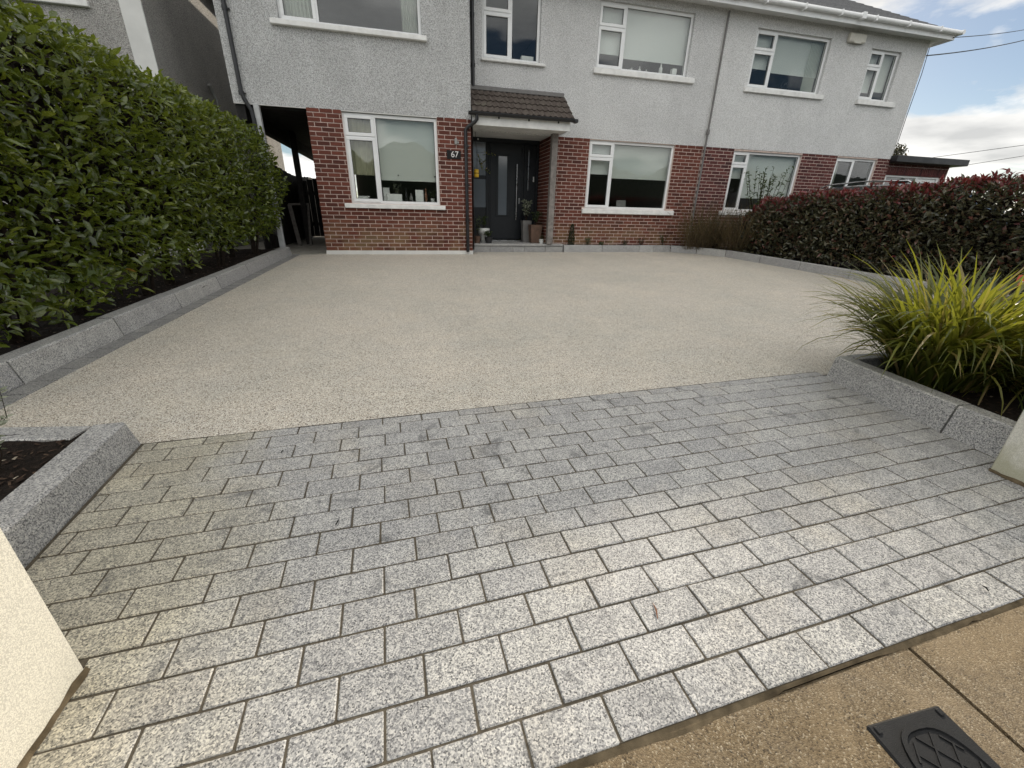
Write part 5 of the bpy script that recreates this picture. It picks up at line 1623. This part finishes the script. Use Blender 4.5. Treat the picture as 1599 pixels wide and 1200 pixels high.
# ------------------------------------------------------------------ porch things
def pot(name, label, x, y, z, prof, mat, leafmat=None, h=.25, n=8, spread=.1, leaf=.05, nleaf=14, rim=None):
    t = thing(name, label, 'plant pot', (x, y, z))
    m = MB(); m.lathe((x, y, z), prof, 22)
    r_in, z_in = prof[-1][0] - .012, prof[-1][1]
    m.lathe((x, y, z), [(prof[-1][0], z_in), (r_in, z_in), (r_in - .004, z_in - .03)], 22)
    m.build('pot', mat, t)
    m = MB(); m.lathe((x, y, z), [(r_in - .003, z_in - .028), (0.001, z_in - .02)], 16); m.build('soil', M['soil'], t)
    if leafmat: twiggy(t, (x, y, z + z_in - .03), h, n, spread, leafmat, leaf, nleaf, .004)
    return t
ZP = .123
pot('plant_pot', 'white flared plant pot with a leafy plant left of the front door', 3.385, .80, ZP, [(.06, 0), (.075, .12), (.115, .2), (.135, .215), (.14, .315), (.132, .32)], M['white_pot'], M['herb'], .28, 8, .13, .06, 14)
pot('plant_pot', 'black plant pot with a bushy dark plant low beside the white pot', 3.47, .62, ZP, [(.07, 0), (.09, .10), (.095, .13)], M['dark_pot'], M['herb'], .16, 9, .12, .045, 16)
pot('plant_pot', 'small dark red plant pot in the corner left of the front door', 3.20, .62, ZP, [(.06, 0), (.08, .14), (.085, .15)], M['terracotta'], M['herb'], .45, 6, .09, .05, 14)
def box_pot(label, x0, x1, y0, y1, h, mat, leafmat=None, ph_=.3, taper=.03, leaf=.05):
    t = thing('plant_pot', label, 'plant pot', ((x0 + x1) / 2, (y0 + y1) / 2, ZP))
    m = MB(); k = taper
    lo = [(x0 + k, y0 + k), (x1 - k, y0 + k), (x1 - k, y1 - k), (x0 + k, y1 - k)]; hi = [(x0, y0), (x1, y0), (x1, y1), (x0, y1)]
    w_ = .018; hin = [(x0 + w_, y0 + w_), (x1 - w_, y0 + w_), (x1 - w_, y1 - w_), (x0 + w_, y1 - w_)]
    for i in range(4):
        j = (i + 1) % 4
        m.face([(*lo[i], ZP), (*lo[j], ZP), (*hi[j], ZP + h), (*hi[i], ZP + h)])
        m.face([(*hi[i], ZP + h), (*hi[j], ZP + h), (*hin[j], ZP + h), (*hin[i], ZP + h)])
        m.face([(*hin[i], ZP + h), (*hin[j], ZP + h), (*hin[j], ZP + h - .04), (*hin[i], ZP + h - .04)])
    m.face([(*q_, ZP) for q_ in lo[::-1]])
    m.build('pot', mat, t)
    m = MB(); m.face([(*q_, ZP + h - .035) for q_ in hin]); m.build('soil', M['soil'], t)
    if leafmat: twiggy(t, ((x0 + x1) / 2, (y0 + y1) / 2, ZP + h - .035), ph_, 11, .16, leafmat, leaf, 16, .004)
box_pot('tall grey square planter right of the front door', 4.40, 4.62, 1.02, 1.24, .50, M['grey_pot'], M['silver'], .50, .025, .07)
box_pot('brown square pot with a dark bushy plant next to the porch post', 4.52, 4.80, .70, .96, .41, M['terracotta'], M['herb'], .34, .03, .06)
pot('plant_pot', 'small low white pot at the foot of the porch post', 4.73, .52, ZP, [(.04, 0), (.05, .05), (.055, .10)], M['white_pot'], M['herb'], .09, 4, .05, .03, 8)
hb = thing('hanging_feeder', 'yellow hanging feeder in the porch left of the front door', 'bird feeder', (3.215, .72, 1.58))
m = MB(); m.lathe((3.215, .72, 1.50), [(0.001, 0), (.05, .005), (.056, .03), (.056, .075)], 16); m.build('cup', M['yellow'], hb)
m = MB(); m.lathe((3.215, .72, 1.50), [(.058, .075), (.058, .09), (.056, .09)], 16); m.build('band', M['black'], hb)
m = MB(); m.lathe((3.215, .72, 1.50), [(.056, .09), (.052, .15), (.03, .165), (0.001, .167)], 16); m.build('hood', M['yellow'], hb)
m = MB(); m.tube([(3.215, .72, 1.66), (3.215, .72, 2.0), (3.215, .85, 2.39)], .003, 5); m.build('cord', M['cable'], hb)
hp = thing('hanging_plant', 'trailing plant with small yellowish leaves hanging in front of the dark door', 'hanging plant', (3.40, .80, 1.75))
m = MB(); m.tube([(3.22, .80, 2.39), (3.22, .8, 2.2), (3.25, .8, 2.05)], .003, 5); m.build('cord', M['cable'], hp)
P = []; Dn = []
for (tx, tz, bx, bz) in ((3.62, 1.98, 3.25, 2.0), (3.55, 1.62, 3.25, 1.7), (3.45, 1.85, 3.25, 1.75), (3.35, 1.7, 3.24, 2.0)):
    m = MB(); m.tube([(3.25, .8, 2.05), (bx, .8, bz), ((bx + tx) / 2, .78, (bz + tz) / 2 + .02), (tx, .76, tz)], [.003, .003, .002, .001], 5); m.build('twig', M['bark'], hp)
    for j in range(16):
        t = R_.uniform(.25, 1.0); P.append((bx + (tx - bx) * t + R_.uniform(-.03, .03), .78 + R_.uniform(-.04, .04), bz + (tz - bz) * t + R_.uniform(-.03, .03))); Dn.append((R_.uniform(-1, 1), R_.uniform(-1, .3), R_.uniform(-.6, .8)))
P = np.array(P); scatter(P, np.array(Dn), rvec(len(P)) + np.array([0, -1, .5]), NP.uniform(.03, .055, len(P)), 'x', M['blade'], hp, [leaf_template(.6, .1, .2)], 0)
mbx = thing('letter_box', 'grey wall letter box on the side of the porch left of the door', 'letter box', (3.06, .66, 1.07))
m = MB(); m.box(3.003, 3.115, .58, .90, .92, 1.22, ch=.008); m.build('body', M['mailbox'], mbx)
m = MB(); m.box(3.003, 3.125, .57, .91, 1.222, 1.25, ch=.01); m.build('lid', M['mailbox'], mbx)
mw = thing('welcome_card', 'pale blue card above the letter box on the porch side', 'card', (3.03, .70, 1.42)) if False else None

# ------------------------------------------------------------------ things on the window sills
def sbox(name, label, cat, x, y, z, w, d, h, mat, rot=0.0, tilt=0.0):
    t = MB(); t.box(-w / 2, w / 2, -d / 2, d / 2, 0, h, ch=.004)
    o = t.build(name, mat); o.location = (x, y, z); o.rotation_euler = (tilt, 0, rot)
    return tag(o, label, cat)
def bottle(name, label, cat, x, y, z, h, r, mat):
    t = MB(); t.lathe((0, 0, 0), [(0.001, 0), (r, 0), (r, h * .55), (r * .4, h * .75), (r * .38, h * .95), (r * .5, h * .96), (r * .5, h), (0.001, h)], 14)
    o = t.build(name, mat); o.location = (x, y, z); return tag(o, label, cat)
for (x0, x1, y, z, root) in ((.62, 2.31, .20, .945, h67), (3.36, 4.53, .80, 3.695, h67), (5.82, 8.0, .80, 3.735, h67), (5.83, 7.99, .79, .965, h67), (9.68, 11.74, .80, 3.685, hn)):
    m = MB(); m.box(x0, x1, y - .055, y + .16, z - .03, z, ch=.004); m.build('window_board', M['pvc'], root)
ZW = .946
bk = thing('book_stack', 'flat stack of white papers behind the left casement of the ground-floor window', 'papers', (.80, .22, ZW))
for i in range(4):
    m = MB(); m.box(.70 + .01 * (i % 2), .93 - .012 * (i % 3), .17, .30, ZW + .024 * i, ZW + .024 * i + .022, ch=.003); m.build('pad', M['paper'], bk)
sbox('carton', 'low white carton on the ground-floor window sill behind the big pane', 'carton', 1.42, .22, ZW, .30, .10, .15, M['white_plastic'], .1)
sbox('card', 'white card tilted behind the low carton on the window sill', 'card', 1.27, .27, ZW + .005, .13, .012, .27, M['paper'], .1, -.25)
bottle('bottle', 'slim dark bottle between carton and tall box on the window sill', 'bottle', 1.66, .23, ZW, .26, .022, M['dark_pot'])
bottle('jar', 'squat grey jar beside the slim dark bottle on the window sill', 'jar', 1.76, .24, ZW, .17, .035, M['grey_pot'])
sbox('tall_box', 'tall white box on the right of the ground-floor window sill', 'box', 1.93, .22, ZW, .16, .09, .24, M['white_plastic'], -.08)
bottle('bottle', 'amber bottle right of the tall white box on the window sill', 'bottle', 2.06, .22, ZW, .27, .028, M['copper'])
vp = thing('vase_plant', 'small houseplant at the right end of the ground-floor window sill', 'houseplant', (2.2, .24, ZW))
m = MB(); m.lathe((2.2, .24, ZW), [(0.001, 0), (.035, 0), (.045, .08), (.04, .085)], 14); m.build('pot', M['white_pot'], vp)
twiggy(vp, (2.2, .24, ZW + .07), .16, 7, .09, M['herb'], .04, 9, .003)
vp = thing('vase_plant', 'grey leafy houseplant behind the low carton in the ground-floor window', 'houseplant', (1.48, .30, ZW))
m = MB(); m.lathe((1.48, .34, ZW), [(0.001, 0), (.04, 0), (.05, .09), (.045, .095)], 14); m.build('pot', M['grey_pot'], vp)
twiggy(vp, (1.48, .34, ZW + .08), .30, 8, .12, M['silver'], .05, 9, .003)
sbox('paper_box', 'white paper box on the sill of the window over the porch', 'box', 4.32, .80, 3.697, .26, .10, .105, M['paper'], .05)
bottle('bottle', 'tall pale bottle on the upper main window sill', 'bottle', 7.47, .82, 3.737, .24, .04, M['white_plastic'])
sbox('tub', 'square pale tub right of the tall bottle on the upper sill', 'tub', 7.80, .82, 3.737, .11, .10, .15, M['white_plastic'])
for i, (x, h, lab) in enumerate(((6.75, .10, 'first little jar from the mullion on the upper main sill'), (6.95, .13, 'second little jar along the upper main sill'), (7.12, .09, 'third, shortest little jar on the upper main sill'))):
    t = bottle('jar', lab, 'jar', x, .83, 3.737, h, .03, M['white_pot']); t['group'] = 'little jars on the upper sill'
orn = thing('ornament', 'dark looped ornament on the neighbour\'s upper window sill', 'ornament', (10.95, .80, 3.687))
m = MB(); m.tube([(10.95 + .075 * math.cos(a), .82, 3.79 + .085 * math.sin(a)) for a in [2 * math.pi * i / 20 for i in range(21)]], .012, 6, cap=False); m.build('loop', M['black'], orn)
m = MB(); m.tube([(10.78, .82, 3.69), (10.80, .82, 3.80), (10.84, .82, 3.88)], .012, 6); m.box(10.74, 11.02, .79, .85, 3.686, 3.705, ch=.004); m.build('base', M['black'], orn)
sbox('letter_rack', 'pale card on the sill inside the ground-floor window right of the porch', 'card', 6.87, .82, .967, .26, .02, .17, M['grey_pot'], .05, -.15)

# ------------------------------------------------------------------ parked car behind the right hedge
ca = thing('parked_car', 'dark estate car with silver roof rails parked behind the red-tipped hedge', 'car', (12.5, -2.2, -.1))
ZC = -.045
secs = [(-4.55, .35, .62, .66, .70, .62, .3), (-4.45, .22, .78, .82, .84, .78, .4), (-3.6, .2, .92, .99, .90, .86, .6), (-3.15, .2, .95, 1.03, .91, .87, .66),
        (-2.35, .2, .97, 1.52, .91, .89, .62), (-1.9, .2, .98, 1.58, .91, .90, .64), (-1.0, .2, .99, 1.60, .91, .90, .64), (-.3, .2, 1.0, 1.58, .91, .90, .63), (.05, .2, 1.0, 1.53, .91, .89, .61), (.35, .25, 1.0, 1.1, .90, .86, .70), (.45, .35, .92, .95, .86, .80, .65)]
m = MB(); prev = None
for (y, zb_, zl, zr, wb, wl, wr) in secs:
    ring = [(12.5 - wb, y, ZC + zb_), (12.5 - wb - .02, y, ZC + (zb_ + zl) / 2), (12.5 - wl, y, ZC + zl), (12.5 - wr, y, ZC + zr - .03), (12.5 - wr + .1, y, ZC + zr),
            (12.5 + wr - .1, y, ZC + zr), (12.5 + wr, y, ZC + zr - .03), (12.5 + wl, y, ZC + zl), (12.5 + wb + .02, y, ZC + (zb_ + zl) / 2), (12.5 + wb, y, ZC + zb_)]
    if prev:
        for i in range(9): m.face([prev[i], prev[i + 1], ring[i + 1], ring[i]], smooth=i not in (2, 6))
        m.face([prev[9], prev[0], ring[0], ring[9]])
    else: m.face(ring)
    prev = ring
m.face(prev[::-1])
m.build('body', M['car'], ca)
def car_q(y0, y1, side, lo=.04, hi=.10):
    def at(y, t):
        a = [s for s in secs]; ys_ = [s[0] for s in a]
        zl = np.interp(y, ys_, [s[2] for s in a]); zr = np.interp(y, ys_, [s[3] for s in a]) - .03; wl = np.interp(y, ys_, [s[5] for s in a]); wr = np.interp(y, ys_, [s[6] for s in a])
        return (12.5 + side * (wl + (wr - wl) * t + .006), y, ZC + zl + (zr - zl) * t)
    return [at(y0, .08), at(y1, .08), at(y1, .88), at(y0, .88)]
for side in (-1, 1):
    for (a, b_) in ((-2.55, -1.65), (-1.58, -.65), (-.58, .0)):
        q_ = car_q(a, b_, side); m = MB(); m.face(q_ if side < 0 else q_[::-1]); m.build('side_window', M['car_glass'], ca)
    m = MB(); m.tube([(12.5 + side * .66, -2.25, ZC + 1.55), (12.5 + side * .66, -2.1, ZC + 1.625), (12.5 + side * .665, -1.2, ZC + 1.66), (12.5 + side * .66, -.3, ZC + 1.63), (12.5 + side * .65, -.12, ZC + 1.56)], .017, 8); m.build('roof_rail', M['chrome'], ca)
    m = MB(); m.box(12.5 + side * .62 - .2, 12.5 + side * .62 + .2, -4.56, -4.40, ZC + .66, ZC + .78, ch=.02); m.build('headlight', M['frost'], ca)
    m = MB(); m.box(12.5 + side * .98 - .09, 12.5 + side * .98 + .09, -2.72, -2.62, ZC + 1.0, ZC + 1.12, ch=.025); m.build('mirror', M['car'], ca)
    for y in (-3.6, -.55):
        m = MB()
        cx_ = 12.5 + side * .80
        m.tube([(cx_ - .11, y, ZC + .32), (cx_ + .11, y, ZC + .32)], .32, 24); wh = m.build('wheel', M['tyre'], ca)
        m = MB(); m.tube([(cx_ + side * .105, y, ZC + .32), (cx_ + side * .118, y, ZC + .32)], .2, 20); m.build('rim', M['chrome'], wh)
m = MB(); m.face([(12.5 - .80, -3.10, ZC + 1.045), (12.5 + .80, -3.10, ZC + 1.045), (12.5 + .56, -2.40, ZC + 1.50), (12.5 - .56, -2.40, ZC + 1.50)]); m.build('windscreen', M['car_glass'], ca)
nd = MB(); nd.face([(10.6, -9, gz(-9) - .02), (17.5, -9, gz(-9) - .02), (17.5, .62, -.10), (10.6, .62, -.10)]); tag(nd.build('neighbour_driveway', M['asphalt']), kind='structure')
rs = thing('red_sign', 'small red panel on a stake at the foot of the dark hedge, right edge', 'sign', (9.30, -5.78, -.2))
m = MB(); m.box(9.285, 9.30, -6.02, -5.64, .055, .185, ch=.003); m.build('panel', M['red'], rs)
m = MB(); m.box(9.30, 9.32, -5.90, -5.86, -.25, .15); m.build('stake', M['plank'], rs)
m = MB(); m.box(9.2835, 9.2848, -5.98, -5.68, .10, .112); m.build('stripe', M['paper'], rs)

# ------------------------------------------------------------------ overhead lines
def wire(name, label, a, b, sag, r):
    a, b = Vector(a), Vector(b); m = MB()
    m.tube([a.lerp(b, t / 14) - Vector((0, 0, sag * 4 * (t / 14) * (1 - t / 14))) for t in range(15)], r, 6)
    return tag(m.build(name, M['cable']), label, 'wire')
wire('overhead_wire', 'thick black overhead wire meeting the neighbour\'s corner below the eaves', (14.78, .62, 4.70), (27.0, 5.0, 7.84), .12, .014)
wire('overhead_wire', 'thinner overhead wire running to the end of the neighbour\'s gutter', (14.98, .25, 4.98), (26.9, 5.05, 8.08), .08, .009)
wire('overhead_wire', 'faint distant wire crossing the clouds, the higher of two', (34.0, 24.0, 4.1), (43.5, 7.3, 6.1), .0, .016)
wire('overhead_wire', 'faint distant wire just above the garage roof, the lower of two', (38.5, 23, 3.5), (46.0, 8.8, 6.0), .0, .016)

# ------------------------------------------------------------------ small debris on the paving
for (u, v, L, col, lab) in ((1.86, -8.72, .05, 'copper', 'tiny reddish twig lying across a joint of the setts'), (.92, -8.10, .028, 'black', 'black speck of leaf litter on the yellowish setts'),
                            (.63, -7.55, .022, 'black', 'dark scrap of leaf on the setts near the corner bed'), (2.95, -8.93, .02, 'black', 'dark scrap of leaf near the front edge of the setts')):
    p = uvw(u, v, .006)
    m = MB(); m.tube([p + Vector((-L * .2, -L * .5, 0)), p + Vector((0, 0, .004)), p + Vector((L * .1, L * .5, 0))], [.0015, .003, .001], 6)
    tag(m.build('leaf_scrap', M[col]), lab, 'debris')
print('objects', len(bpy.data.objects))
